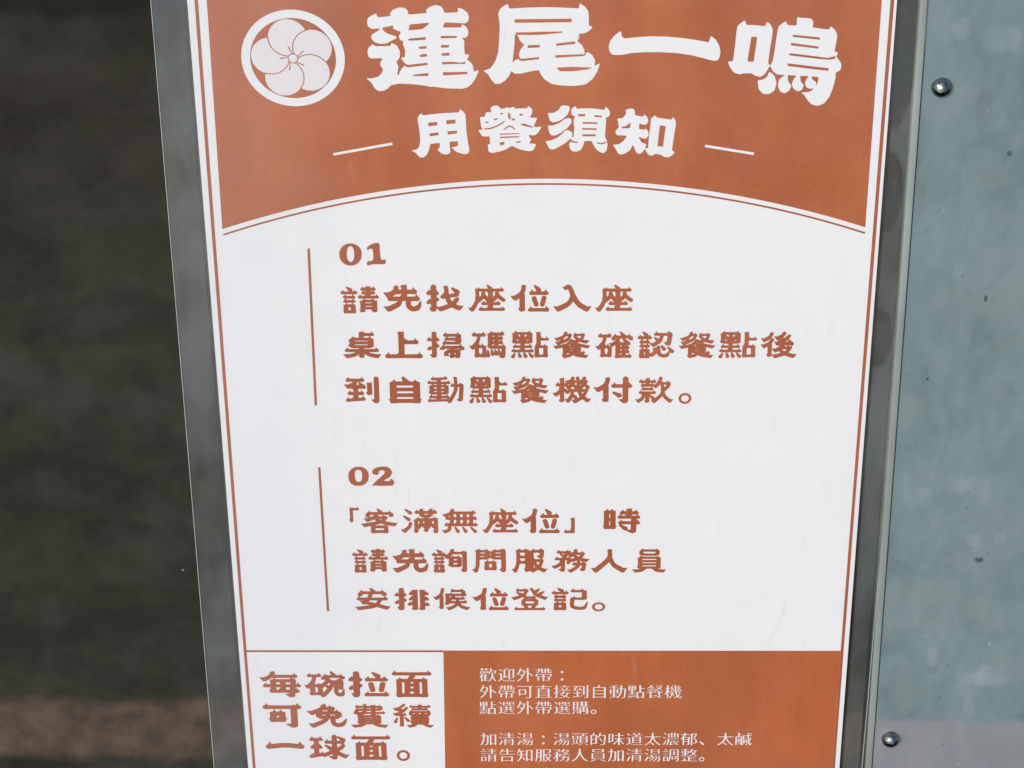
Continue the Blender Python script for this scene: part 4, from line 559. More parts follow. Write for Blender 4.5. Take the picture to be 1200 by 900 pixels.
 "動": [[491,1029,474,981,467,974,329,960,190,953,183,960,172,995,166,1001,136,953,118,938,108,924,102,899,107,878,121,858,139,850,240,856,261,838,263,821,260,810,94,811,86,817,70,862,39,814,20,799,10,785,5,767,6,746,26,717,43,711,121,711,132,707,124,691,82,659,35,614,58,582,58,457,55,445,29,425,26,418,55,379,61,356,102,347,107,340,79,287,56,268,46,249,45,218,60,186,39,147,13,123,5,101,7,76,25,51,52,44,320,62,527,69,539,62,560,26,578,5,608,1,629,9,652,37,781,347,817,479,829,603,840,611,867,609,873,600,851,201,846,186,799,140,796,129,846,76,858,71,918,67,945,90,957,108,964,133,993,650,991,675,984,695,963,719,930,732,909,761,897,746,885,759,879,758,861,709,828,710,812,942,806,963,791,981,767,989,749,983,705,953,703,945,722,928,725,917,731,714,725,708,713,711,698,757,692,760,665,714,636,685,630,650,641,625,659,611,728,608,732,596,728,553,709,461,687,393,634,272,593,193,589,201,595,226,591,254,581,270,560,287,532,340,543,357,575,363,582,372,582,657,575,662,545,660,532,678,513,692,507,707,515,711,593,711,611,716,624,728,633,746,632,778,622,796,599,815,569,862,553,817,545,811,389,808,381,810,378,817,378,860,383,869,521,878,539,887,551,903,556,928,551,953,522,981],[174,710,257,713,263,707,263,696,254,688,181,690,173,700],[380,710,458,712,465,710,467,703,458,690,389,688,379,692],[239,593,261,589,263,561,260,551,196,550,184,557,177,582,180,589],[388,593,452,591,459,589,462,582,455,557,449,551,386,549,378,557,378,578,380,589],[243,454,257,453,263,447,263,426,257,420,190,421,184,426,180,439,181,449,187,452],[389,454,452,451,458,443,431,421,386,420,379,425,378,443,380,450],[117,325,145,322,257,323,263,318,263,290,260,283,254,280,133,283,124,291],[511,325,521,327,522,318,514,290,506,283,389,280,379,286,378,315,383,323,494,322],[106,183,220,184,229,179,242,154,91,147,83,158,81,179],[381,183,539,182,551,176,539,169,389,158,378,165]],
 "詢": [[584,996,519,954,533,929,508,866,471,800,419,735,406,779,376,807,343,863,337,859,321,807,302,803,300,810,308,835,309,859,304,880,292,900,166,973,154,971,142,961,136,947,136,929,198,817,201,802,104,804,81,864,45,806,25,791,13,776,7,756,7,734,25,702,48,690,107,691,116,685,99,650,69,623,60,594,61,573,72,552,86,539,111,528,98,501,78,486,65,469,60,448,62,423,72,404,86,391,136,381,116,341,98,333,69,330,64,322,63,123,60,117,39,115,36,109,63,61,64,11,69,1,181,0,207,10,222,9,242,0,316,-2,348,0,356,4,358,60,386,109,381,115,363,116,358,123,357,322,351,331,322,333,304,342,285,381,334,390,348,403,360,423,361,448,356,469,344,486,322,502,311,528,337,540,350,552,360,573,361,594,351,626,319,655,306,681,307,689,331,690,342,685,393,603,413,579,443,576,469,581,482,570,483,367,478,357,447,332,481,284,487,261,531,250,549,235,566,229,669,233,769,229,795,238,816,265,847,273,847,650,811,652,778,681,743,738,720,678,669,674,619,678,602,734,596,738,562,681,531,660,533,671,581,755,593,763,752,769,861,762,864,168,858,158,811,148,806,141,860,39,869,29,940,22,970,46,982,64,992,102,992,824,986,863,972,885,952,901,931,906,902,903,875,938,858,884,852,877,746,873,643,877,637,880,633,894,642,936,636,967,613,992,599,997],[151,692,263,693,272,691,276,685,269,653,263,646,169,644,157,646,152,653,145,685],[623,566,702,568,710,566,714,559,706,524,700,514,640,512,630,514,624,524,616,559],[158,535,263,535,272,532,274,524,268,503,260,497,166,496,154,501,148,521,149,531],[616,402,666,406,716,402,722,394,722,364,690,340,622,341,616,347,610,371,610,395],[184,388,254,385,255,374,249,350,239,343,178,344,171,353,165,381,169,386],[195,224,219,227,228,221,229,137,222,125,201,125,194,130]],
 "」": [[758,1000,597,870,584,855,654,800,661,788,659,278,561,215,558,207,575,176,495,171,170,179,161,188,138,266,130,277,70,184,27,156,5,122,0,98,1,67,14,40,31,20,57,5,82,0,495,8,911,0,955,16,996,63,1000,83,999,983,995,990,984,990,790,945,781,952,765,998]],
 "無": [[301,996,279,989,232,954,243,937,242,923,214,861,186,830,85,772,15,776,4,773,67,663,82,645,108,636,97,608,96,587,98,574,110,552,136,537,211,537,217,526,217,440,187,412,189,392,150,393,130,449,96,393,71,371,60,347,61,316,71,297,85,284,102,278,179,275,149,248,167,224,157,186,136,168,68,131,-14,131,-9,118,46,25,63,4,91,-1,113,5,194,62,227,97,242,124,254,166,262,234,253,272,257,279,528,283,949,278,968,283,985,299,995,323,991,358,979,377,957,395,926,449,920,445,904,392,873,390,867,399,868,533,876,537,932,537,949,541,968,560,976,577,977,591,968,626,940,651,906,708,901,700,887,652,876,649,867,654,867,763,873,768,906,771,920,778,934,797,941,821,939,841,932,858,904,883,873,938,867,938,864,932,852,886,842,880,601,876,357,880,349,886,342,910,344,944,338,968,323,986],[547,773,570,772,581,759,581,652,573,645,517,645,511,656,512,766,520,772],[349,769,388,769,398,762,400,663,396,648,340,647,330,653,329,759,335,768],[696,769,741,771,753,762,755,663,752,649,705,646,694,653,693,755],[208,697,214,698,217,693,216,653,208,649,189,650,183,659,181,677],[359,539,392,539,399,533,399,440,369,412,374,391,335,389,329,402,329,530,335,538],[515,539,570,541,581,534,581,440,551,412,558,392,556,388,522,386,512,392,511,526],[704,539,747,539,755,529,754,440,725,412,729,392,723,388,699,388,693,397,693,529,696,537],[357,269,341,255,337,231,389,42,402,23,422,11,441,9,461,16,478,32,487,52,491,80,486,104,382,259,368,269],[576,269,560,255,555,231,608,42,621,23,640,11,660,9,679,16,696,32,706,52,709,80,704,104,601,259,590,268],[794,270,777,251,776,224,878,32,895,15,915,9,935,11,954,24,968,46,974,70,972,94,963,116,817,263,806,270]],
 "「": [[218,999,162,913,123,888,96,841,25,779,89,729,96,718,97,247,91,233,9,183,0,173,94,66,97,24,103,15,137,15,164,0,273,0,284,3,290,27,402,39,411,49,412,733,415,750,551,756,932,749,959,758,983,779,998,807,1000,835,995,860,983,880,966,897,936,914,888,991,878,1000,850,920,840,910,551,904,259,910,249,920,226,995]],
 "座": [[511,995,495,981,490,956,522,864,522,850,309,852,302,861,290,908,284,913,252,857,217,850,161,808,185,783,188,769,193,521,189,504,172,502,168,496,187,457,175,394,139,302,63,152,-14,150,-10,135,51,30,71,5,113,2,130,10,145,26,238,227,280,344,321,367,413,480,427,465,477,380,496,358,480,354,436,356,413,416,379,358,350,330,343,309,344,281,357,255,379,241,525,240,528,227,525,215,491,185,512,146,497,141,363,145,340,205,307,146,284,128,272,104,271,68,281,47,293,36,318,28,623,33,932,28,957,38,973,61,978,89,972,114,960,132,940,147,906,205,890,151,881,144,668,140,660,143,658,153,658,231,662,242,820,240,842,252,857,277,859,302,853,327,842,343,822,358,789,416,766,356,671,353,660,357,662,365,685,372,705,387,780,491,789,490,844,429,918,361,937,356,957,360,974,373,987,394,994,429,985,465,881,574,823,652,821,698,808,733,820,737,906,737,926,743,940,758,950,779,950,804,943,825,933,840,914,854,887,905,878,913,863,861,856,853,657,850,644,886,635,901,534,992],[308,737,365,737,376,733,369,723,335,698,352,677,353,663,332,585,318,562,304,549,299,560,289,726,293,735],[444,737,494,738,504,723,526,702,528,574,525,543,517,549,454,638,458,691,442,733],[660,737,724,739,741,733,734,723,699,698,719,673,711,624,695,585,663,548,658,567]],
 "入": [[386,995,356,986,292,944,270,923,232,898,228,888,258,858,278,814,300,796,332,794,378,816,384,813,440,613,439,602,420,583,435,561,434,546,396,450,367,394,342,361,296,320,95,195,-2,201,-13,198,-9,183,66,42,92,5,122,0,144,3,351,147,396,188,437,235,468,283,517,390,593,245,625,198,679,140,848,8,875,0,913,7,937,42,1011,183,1016,198,905,196,767,294,715,346,657,442,588,602,561,680,510,854,488,914,466,952,439,980,418,991]],
 "問": [[219,1012,190,966,164,974,146,971,82,925,106,903,109,890,109,488,98,309,84,236,56,151,48,147,-8,150,-15,145,58,22,77,2,115,0,144,16,162,46,198,194,211,274,219,400,219,537,228,547,327,551,437,546,451,540,417,478,400,469,368,468,361,460,360,225,356,216,337,211,359,169,361,110,365,100,487,99,501,107,516,109,571,108,592,98,670,97,714,102,717,166,740,211,720,217,717,225,715,463,708,468,676,469,661,477,624,539,618,534,603,484,597,479,475,482,458,544,484,567,499,601,528,608,536,630,546,621,551,596,600,585,621,556,632,549,769,551,855,544,857,180,851,169,801,159,796,152,862,30,938,23,973,52,988,78,995,110,994,911,990,943,976,969,955,987,932,995,909,992,880,979,856,1012,833,951,766,947,702,950,693,956,679,1007,673,1012,641,957,615,935,600,907,586,913,536,872,532,876,528,908,496,907,481,935,455,956,423,1011,417,1008,400,953,321,947,243,952,225,1007],[298,841,371,840,383,831,386,820,382,809,373,804,248,804,239,813,237,836],[744,841,833,839,842,831,837,810,830,805,705,804,693,811,691,836],[536,827,546,820,548,803,548,712,545,704,536,698,533,701,531,719,532,817],[259,694,350,695,365,693,369,687,359,677,359,663,353,658,251,658,240,665,235,687,240,692],[713,694,830,694,840,691,842,684,838,666,830,659,705,658,693,665,689,687,693,692],[501,362,568,363,578,358,579,239,574,225,510,224,499,229,497,348]],
 "候": [[253,996,195,954,196,947,212,929,212,915,190,787,176,745,160,716,63,601,-7,603,-14,599,44,488,63,463,88,459,109,466,158,523,166,524,167,171,163,161,138,140,135,133,164,88,170,64,194,56,230,56,240,68,273,74,277,84,277,655,274,669,261,670,260,676,282,762,303,940,299,964,286,985,268,996],[539,973,510,917,490,899,480,881,477,842,492,808,459,744,446,739,441,752,436,754,379,738,369,756,364,757,310,700,333,665,333,356,330,343,304,321,302,314,331,269,335,246,361,237,395,237,407,249,439,255,443,262,444,297,449,303,582,306,591,303,592,297,577,265,550,234,420,142,410,138,343,142,338,140,338,133,395,28,410,6,415,2,446,0,464,8,605,122,637,157,672,213,721,133,770,88,896,12,914,8,940,13,956,36,1009,133,1014,144,1012,150,935,148,831,199,780,237,760,265,744,300,755,306,888,304,906,307,922,321,933,345,933,373,924,396,899,422,876,469,868,477,853,425,847,417,716,414,708,415,705,422,708,460,714,470,829,467,847,475,862,495,867,523,863,548,852,566,832,584,815,623,822,630,888,632,904,645,916,669,917,689,913,710,887,749,886,867,881,871,852,867,838,898,815,919,786,974,765,915,665,910,562,915,557,922,544,971],[496,804,521,801,665,806,770,801,776,794,776,749,768,741,680,738,515,742,506,752],[662,634,783,631,791,630,794,623,786,585,778,579,698,575,675,582,618,578,610,582,606,592,601,616,605,628],[445,630,449,634,490,629,496,623,479,597,449,569,444,578],[533,481,562,467,616,466,618,456,613,419,603,414,494,418,490,425,492,436]],
 "碼": [[602,1030,571,968,543,943,527,935,479,883,479,876,497,856,501,845,501,510,498,494,472,471,470,463,498,421,504,395,538,383,552,362,568,351,599,346,756,354,778,348,766,321,766,248,761,236,719,329,700,340,683,329,675,305,672,214,664,225,619,330,599,341,582,328,574,302,576,144,582,120,596,100,616,88,638,87,658,98,678,121,705,93,733,86,756,96,781,124,817,101,799,78,800,70,862,8,932,-1,962,32,975,67,993,417,990,440,979,463,960,483,935,492,914,533,922,571,919,606,907,629,885,648,876,671,912,703,922,725,922,752,912,782,887,806,875,833,882,840,924,841,943,855,958,887,954,929,943,950,921,970,890,1031,884,1027,871,972,865,965,747,960,627,966,622,975,609,1026],[132,997,99,933,70,902,63,879,63,849,76,821,99,805,208,805,209,787,192,702,177,660,155,616,63,473,54,468,-5,472,-15,467,44,352,63,325,102,322,118,332,138,354,142,352,143,140,138,129,115,109,114,97,141,56,146,32,169,23,205,23,219,33,300,37,339,34,373,23,406,23,423,36,454,42,462,59,482,37,499,28,518,27,538,36,559,67,565,105,524,302,515,313,504,318,490,315,481,305,475,290,465,201,462,188,459,194,457,463,448,467,412,460,397,483,376,502,345,563,339,559,322,497,280,494,274,502,258,567,285,664,306,802,317,807,406,804,426,812,439,825,449,849,450,876,444,899,434,915,413,933,381,996,376,992,362,937,356,930,255,925,155,930],[643,841,678,838,683,825,681,806,672,803,644,806,637,833],[797,841,837,839,834,810,826,804,798,804,794,822],[640,679,680,679,682,648,672,642,644,646,637,667],[797,679,835,679,838,671,834,651,826,643,798,644,794,660],[801,521,890,520,896,513,890,485,884,475,803,471,796,475,794,483,794,513],[619,517,661,521,677,517,653,490,650,476,636,473,627,475,622,483,616,510],[277,375,336,373,343,371,347,363,346,240,325,163,319,155,289,154,276,159,255,236,255,363,258,371],[816,352,868,350,876,344,868,222,856,237,808,344,807,348]],
 "確": [[658,999,641,984,637,959,670,869,671,854,658,851,545,855,523,917,490,858,463,831,452,792,424,778,422,688,424,667,512,672,521,670,521,666,496,636,424,572,347,572,351,558,405,460,405,450,397,445,389,447,375,467,356,482,323,543,317,538,301,480,268,479,247,547,273,641,292,769,391,771,411,786,424,811,424,836,419,858,408,875,388,890,358,948,351,945,334,887,243,882,152,887,130,950,97,890,68,861,62,840,61,814,70,793,83,777,105,769,191,772,198,764,182,681,165,630,136,574,62,460,50,454,-7,457,-16,453,42,344,61,319,97,316,133,337,135,146,130,136,107,117,104,109,133,66,138,44,160,36,191,36,210,45,287,49,317,47,350,36,380,36,389,37,400,48,432,55,435,428,474,441,523,489,528,485,529,471,529,113,525,102,498,77,526,32,532,9,554,1,581,0,592,2,606,13,771,18,928,13,947,20,961,37,969,59,966,96,955,116,933,134,899,196,907,229,905,261,894,283,870,305,861,326,896,352,906,373,907,391,900,424,871,453,861,478,867,483,900,485,919,498,933,525,932,561,919,586,897,605,867,662,856,660,781,735,798,739,883,735,886,724,887,673,892,665,988,675,994,679,995,688,994,804,988,809,962,807,951,833,924,858,892,917,870,855,793,853,781,887,772,901,677,994],[657,739,705,739,711,713,752,612,754,601,752,598,669,599,658,604,639,673],[534,735,545,734,552,724,545,705,534,690,531,717],[655,482,694,484,698,475,697,453,688,448,661,451,654,467],[810,482,820,484,825,478,820,457,815,451,808,457],[263,366,314,365,322,363,325,355,324,240,304,167,295,159,273,159,265,164,245,236,244,355,248,364],[660,334,695,334,699,323,697,301,688,297,661,300,653,326],[809,330,820,333,825,326,820,306,815,300,808,308],[885,189,892,193,895,189,885,142,879,131,820,128,809,132,808,171,811,182,864,182],[652,182,694,184,698,178,698,164,661,133,649,167]],
 "餐": [[333,995,280,960,279,953,287,935,272,896,251,857,225,832,87,765,13,764,66,665,84,644,117,643,170,670,175,669,183,658,175,648,103,617,31,617,35,605,85,516,101,496,113,491,96,480,56,469,-13,470,-10,456,39,370,56,349,81,346,230,390,246,385,249,370,249,143,244,133,221,115,218,108,247,65,251,44,272,15,289,3,316,2,482,60,501,79,515,117,601,71,667,47,869,5,902,9,966,115,969,129,899,127,833,143,858,168,869,200,864,235,841,260,817,264,764,242,751,242,754,257,755,406,758,411,767,410,913,365,944,366,963,390,1015,487,941,488,728,547,686,562,664,576,674,587,711,606,778,580,891,549,919,552,935,574,988,672,916,672,822,693,812,701,832,754,862,857,863,882,855,902,833,921,805,922,781,963,761,917,689,913,617,917,612,924,602,960,595,961,573,920,548,892,544,860,556,832,530,807,550,786,562,761,612,697,606,686,565,669,523,710,504,719,485,715,454,693,446,693,501,843,504,864,500,885,488,903,460,919,438,954,421,908,375,907,372,914,379,946,373,970,355,992],[671,828,750,827,758,824,760,818,739,768,723,749,709,741,684,763,636,818,635,821,640,826],[359,818,391,819,397,814,382,775,358,743,327,718,291,699,277,701,258,715,300,758,336,813],[431,672,438,675,439,665,401,612,374,582,341,556,305,539,248,519,178,502,157,502,341,596,399,638],[493,580,502,580,510,559,488,562,487,569],[440,505,452,504,475,480,476,473,418,474,417,480],[492,385,575,381,571,377,493,374,426,381],[437,285,504,288,583,282,496,277,418,282],[713,239,749,239,714,222,709,228],[381,189,424,189,434,168,424,161,363,142,359,154,360,184]],
 "服": [[228,1028,197,972,172,979,154,975,97,928,119,903,122,888,123,532,120,454,111,365,91,275,54,161,47,156,-9,159,-15,154,53,22,67,4,93,-1,116,5,134,22,148,51,193,222,219,365,228,369,301,374,365,370,373,361,372,183,368,176,341,168,338,161,370,47,378,34,444,27,472,54,492,84,498,76,503,54,548,44,574,12,607,9,627,19,742,121,884,14,907,9,930,13,935,18,951,41,1013,165,1004,169,928,165,839,222,830,233,865,336,900,496,900,521,891,546,877,563,856,574,854,582,885,621,898,660,915,896,910,928,897,955,877,973,851,981,831,1019,826,1019,818,1010,806,1028,800,1022,788,968,783,959,711,954,640,958,635,963,621,1020,615,1028,583,963,561,944,546,919,533,933,497,899,484,938,469,962,441,978,403,974,375,1028,370,1022,353,960,301,954,248,959],[266,835,304,837,370,830,372,792,355,720,347,716,301,713,248,719,230,784,219,789,217,824,222,832],[668,835,719,837,788,829,784,753,780,735,706,717,696,710,778,594,801,585,803,578,800,571,722,565,653,568,643,574,629,632,620,644,618,653,617,821,620,830,625,832],[242,593,304,596,370,590,372,568,356,500,347,494,304,491,248,496,224,578,228,590],[700,446,772,445,785,440,767,369,747,325,742,323,734,335,695,429,693,443],[620,329,627,318,658,236,651,226,622,205,619,208,617,222]],
 "點": [[140,1029,110,979,30,897,53,864,53,671,50,660,24,638,22,631,50,591,57,568,104,559,121,540,93,489,71,471,61,453,59,416,83,380,54,328,25,297,19,274,22,252,36,231,54,222,199,220,188,187,193,52,211,21,240,8,261,12,279,27,291,48,295,77,289,99,227,220,308,225,336,220,325,201,322,187,338,48,355,20,385,8,408,14,426,30,437,56,438,81,432,103,361,220,379,224,465,220,467,216,458,198,457,179,508,34,521,19,538,10,556,9,574,16,589,30,599,52,602,77,597,103,498,216,506,221,574,225,591,241,599,263,593,300,565,327,536,380,560,416,558,453,547,471,527,488,498,540,508,555,530,570,562,576,567,584,566,944,538,949,509,979,479,1029,473,1023,462,982,456,976,308,972,163,976,158,981,146,1022],[698,988,650,944,644,933,664,911,667,901,667,558,662,544,636,522,656,481,651,476,627,474,621,464,620,147,618,139,600,134,598,128,619,88,622,37,630,32,659,30,724,32,751,41,834,40,857,32,952,33,957,41,959,88,980,128,978,133,961,138,958,147,957,467,952,474,925,476,910,485,878,537,863,492,857,485,783,486,779,500,779,642,781,653,792,657,964,659,978,669,989,686,993,700,991,722,980,744,959,762,931,811,925,807,914,766,907,758,860,755,813,759,795,810,783,806,780,810,778,982,769,986,716,972,704,987],[198,875,243,877,252,872,252,793,240,801,198,857,191,871],[371,875,414,876,428,871,385,801,370,785,366,857],[168,740,172,737,190,678,205,661,225,649,222,646,187,644,177,649,166,693],[451,715,453,697,442,653,429,645,404,649,436,675],[180,544,250,544,254,533,252,485,240,481,141,485,126,540],[371,544,485,542,494,536,482,493,476,485,376,481,368,485,367,493,367,533],[184,383,243,384,253,380,252,357,226,336,220,324,211,321,104,324,98,332,87,376,96,381],[372,383,521,382,532,376,521,332,515,324,379,320,370,322,367,329,367,372],[739,380,831,381,842,376,844,161,840,145,748,144,736,149,735,362],[101,209,88,198,10,85,7,59,13,35,25,15,42,2,63,-1,81,4,98,19,107,37,134,179,122,204]],
 "掃": [[187,996,170,988,155,975,138,939,134,747,102,747,85,800,80,807,45,748,18,726,7,694,8,673,14,659,36,636,53,632,123,635,134,631,135,449,126,440,97,431,83,466,77,466,46,411,16,383,7,348,8,334,18,313,45,294,65,294,126,323,135,320,135,160,126,153,77,143,72,134,138,27,208,18,245,48,262,85,264,379,272,388,321,410,333,425,341,446,341,467,334,488,301,519,266,582,264,624,269,632,301,633,321,642,339,670,341,691,333,722,302,750,266,814,263,929,254,960,242,978,225,991,208,997],[507,975,475,918,443,889,436,869,436,845,446,821,461,807,478,800,519,800,522,792,511,771,488,754,476,733,473,701,480,677,477,666,455,626,432,608,419,586,417,551,437,516,436,505,417,471,388,446,376,409,350,393,350,313,362,307,464,317,472,323,475,348,481,354,554,355,556,348,542,320,514,295,499,264,455,245,455,78,467,75,574,84,610,39,618,12,644,5,685,5,699,18,734,23,743,58,766,9,839,2,873,32,889,68,889,288,897,294,987,304,994,316,993,421,987,425,963,425,948,453,922,474,891,533,898,572,915,579,918,589,917,866,915,870,897,872,883,897,859,915,824,974,819,971,805,922,798,914,664,910,533,914,527,922,513,970],[584,803,757,802,769,800,771,792,766,774,757,768,667,764,577,767,565,774,561,796,565,801],[660,659,760,654,760,624,746,621,519,622,509,628,504,649,510,655],[873,516,878,516,879,509,871,477,867,470,856,468,670,464,481,468,471,474,464,502,469,508,481,509,656,514,848,509],[588,355,597,355,612,342,614,323,609,313,595,317,587,344],[742,355,749,356,754,351,749,326,743,317,739,337],[787,355,862,354,868,349,869,337,862,330,824,343,795,334,786,344],[588,201,612,197,614,124,608,110,583,94,578,106,578,187,580,197],[748,201,757,199,762,194,763,152,760,140,746,136,739,145,739,187,741,197]],
 "拉": [[188,996,151,975,138,957,128,934,120,755,100,813,93,817,53,748,24,727,8,700,6,658,16,638,31,621,55,610,114,612,123,607,124,466,123,445,114,441,99,482,93,484,52,414,28,398,16,384,7,362,5,342,7,324,16,305,43,281,72,277,114,296,122,293,123,170,114,163,72,154,68,149,69,142,126,9,215,-2,262,35,283,80,285,369,334,402,348,428,350,448,348,469,339,490,325,505,304,518,287,548,284,600,289,608,316,616,334,630,348,655,350,679,339,717,325,733,304,746,286,779,283,913,272,954,256,975,236,990,212,997],[601,972,589,964,580,951,576,934,579,916,671,755,676,737,524,740,516,748,500,806,494,813,452,744,424,724,408,700,404,679,405,655,425,620,441,610,461,605,690,611,916,605,943,612,962,631,974,658,974,682,968,703,954,724,926,744,886,812,880,810,857,741,782,740,798,779,802,806,797,837,783,865,628,969],[827,590,797,571,778,538,736,287,739,256,752,227,773,208,800,199,821,201,842,211,858,228,869,249,913,507,908,541,889,572,856,591],[550,583,524,575,500,553,487,524,486,490,530,245,542,225,559,209,580,200,604,200,629,211,648,232,660,262,661,293,617,534,606,555,589,572,571,580],[473,240,434,173,402,148,386,118,385,87,392,66,408,46,429,34,690,38,940,33,972,47,984,63,993,84,993,111,984,138,972,153,945,171,904,240,898,234,881,173,874,167,690,162,503,168,496,176,479,237]],
 "上": [[408,1007,333,932,334,924,362,897,365,885,363,209,322,174,324,154,319,151,133,153,122,162,105,228,99,237,56,158,26,135,12,111,6,68,17,33,38,8,68,-1,500,6,932,-1,950,3,968,15,982,33,991,56,989,103,972,135,942,158,901,236,893,229,876,162,867,153,534,147,518,153,519,516,531,520,674,527,843,521,864,532,881,551,892,578,892,610,880,645,843,679,800,758,794,750,776,681,766,672,678,668,586,673,580,682,558,757,521,701,517,724,515,999,506,1003,427,982,414,1004]],
 "排": [[185,993,152,971,139,950,131,929,127,742,120,738,111,742,94,801,87,806,51,745,22,722,8,696,8,658,18,637,32,623,55,615,117,617,127,613,129,453,126,436,108,429,93,465,87,470,49,405,16,377,8,359,6,338,8,321,19,300,46,280,69,279,117,301,127,300,128,161,120,154,72,144,71,133,131,8,215,-2,258,32,271,53,278,77,280,370,331,400,342,415,349,436,348,460,341,481,328,497,306,512,281,557,279,606,283,613,310,617,331,630,348,658,349,679,339,714,328,728,307,742,280,790,278,915,268,954,252,975,233,989,209,995],[550,926,481,863,450,803,420,780,407,755,406,717,426,686,452,674,503,677,510,672,511,662,506,634,497,627,485,629,449,568,414,536,406,512,407,481,420,457,438,443,455,439,499,443,507,439,509,432,499,415,478,342,467,344,453,390,447,394,410,331,377,303,368,283,366,262,368,248,378,226,391,213,408,205,429,204,491,224,509,222,510,133,471,102,469,91,507,43,515,14,545,5,589,5,598,7,607,19,652,25,658,36,658,912,654,922,648,923,571,904,565,908,556,927],[755,927,682,860,684,853,709,832,714,818,714,144,708,126,674,102,670,95,710,43,717,14,746,5,791,5,802,8,809,19,853,25,859,31,863,185,880,190,940,185,960,190,975,201,986,217,992,230,993,251,982,286,949,314,913,376,906,373,889,314,883,307,874,317,861,373,861,422,865,432,937,432,957,447,972,474,972,505,961,533,930,557,892,621,871,582,861,623,861,658,865,668,928,665,958,682,973,710,969,752,957,773,929,794,892,856,871,817,861,846,860,912,857,922,773,904,761,924]],
 "可": [[114,1030,65,944,32,921,13,891,7,866,8,837,26,802,47,784,71,776,291,779,309,773,254,680,227,665,190,664,183,658,181,410,175,404,138,405,131,399,181,317,184,241,236,236,346,238,364,252,389,253,401,252,410,240,419,238,578,240,583,317,632,399,624,405,590,404,582,410,580,658,572,664,535,665,509,679,456,770,450,763,425,682,340,681,333,690,309,773,325,780,492,783,703,779,709,775,711,762,710,191,700,183,578,161,566,152,715,10,813,0,855,34,874,62,885,98,886,766,892,775,932,776,950,782,981,809,992,834,994,862,990,888,977,913,938,942,886,1030,878,1020,859,949,852,942,822,957,798,961,772,956,736,938,502,933,151,940,142,949,120,1027],[359,511,383,514,404,511,407,439,404,421,370,418,358,423]],
 "人": [[517,995,491,986,424,932,454,896,450,730,441,677,424,656,428,641,427,634,388,564,301,447,97,203,86,198,-13,203,-9,189,69,43,94,7,141,2,159,9,177,24,398,304,499,444,541,330,566,284,600,237,676,157,846,7,872,1,908,8,931,40,1012,192,1014,203,1007,205,901,201,724,345,690,380,663,415,644,449,625,496,576,663,579,726,575,861,577,914,574,939,566,961,553,979,538,990]],
 "免": [[414,996,339,944,354,919,340,885,313,844,273,809,93,705,-4,710,-15,705,63,565,85,536,114,530,136,532,206,574,214,575,216,443,219,433,268,433,286,391,311,371,379,368,386,364,373,345,330,310,120,176,17,180,12,177,15,167,89,35,112,6,144,0,166,3,365,139,446,207,495,267,521,315,542,370,562,373,569,370,571,364,572,256,585,177,614,115,655,67,708,34,767,23,840,36,871,49,902,70,932,108,959,177,994,346,992,364,986,375,972,382,956,376,870,237,848,219,805,196,762,190,732,201,710,229,702,270,701,350,705,366,756,368,772,372,797,395,813,437,859,444,866,450,866,633,861,637,828,633,814,667,781,696,737,774,732,766,713,696,667,694,666,702,695,764,701,792,697,830,681,861,665,875,648,882,605,877,562,954,557,945,538,873,522,868,495,869,489,875,485,892,481,943,470,971,443,995,430,999],[403,730,435,726,511,733,522,726,506,692,489,689,381,695,381,702],[424,550,447,547,446,526,441,513,392,513,383,519,378,540,380,547],[571,550,692,549,700,547,702,540,697,519,692,513,673,513,635,524,597,510,573,509,567,512,565,519]],
 "位": [[338,996,316,988,256,941,257,934,279,909,266,837,244,754,210,702,85,587,-7,591,-16,585,60,444,83,414,115,409,140,415,208,481,216,484,218,480,219,149,214,138,177,105,217,44,222,15,251,5,300,5,311,20,357,27,363,37,363,631,360,644,343,649,372,757,396,923,391,952,379,975,360,991],[626,985,613,980,602,969,595,952,595,934,662,750,651,746,579,750,558,822,553,825,516,754,488,730,475,703,473,660,481,639,493,622,510,611,526,608,724,614,923,608,947,616,965,635,976,664,976,689,971,711,958,733,932,754,896,825,890,822,874,758,868,750,772,747,770,754,781,786,783,815,779,843,769,866,645,977],[841,592,815,574,798,541,750,275,752,242,764,214,781,194,806,184,825,185,844,194,859,210,870,232,920,502,916,541,898,573,871,592],[588,574,564,560,546,534,538,502,540,466,599,224,613,203,629,190,648,183,670,186,694,203,710,228,717,260,714,293,655,534,643,554,626,568,607,575],[518,217,481,145,452,120,438,87,437,55,444,33,458,13,477,1,716,6,945,0,975,15,993,51,993,84,986,109,973,127,950,145,912,217,907,210,891,149,885,140,716,135,545,141,539,149,523,213]],
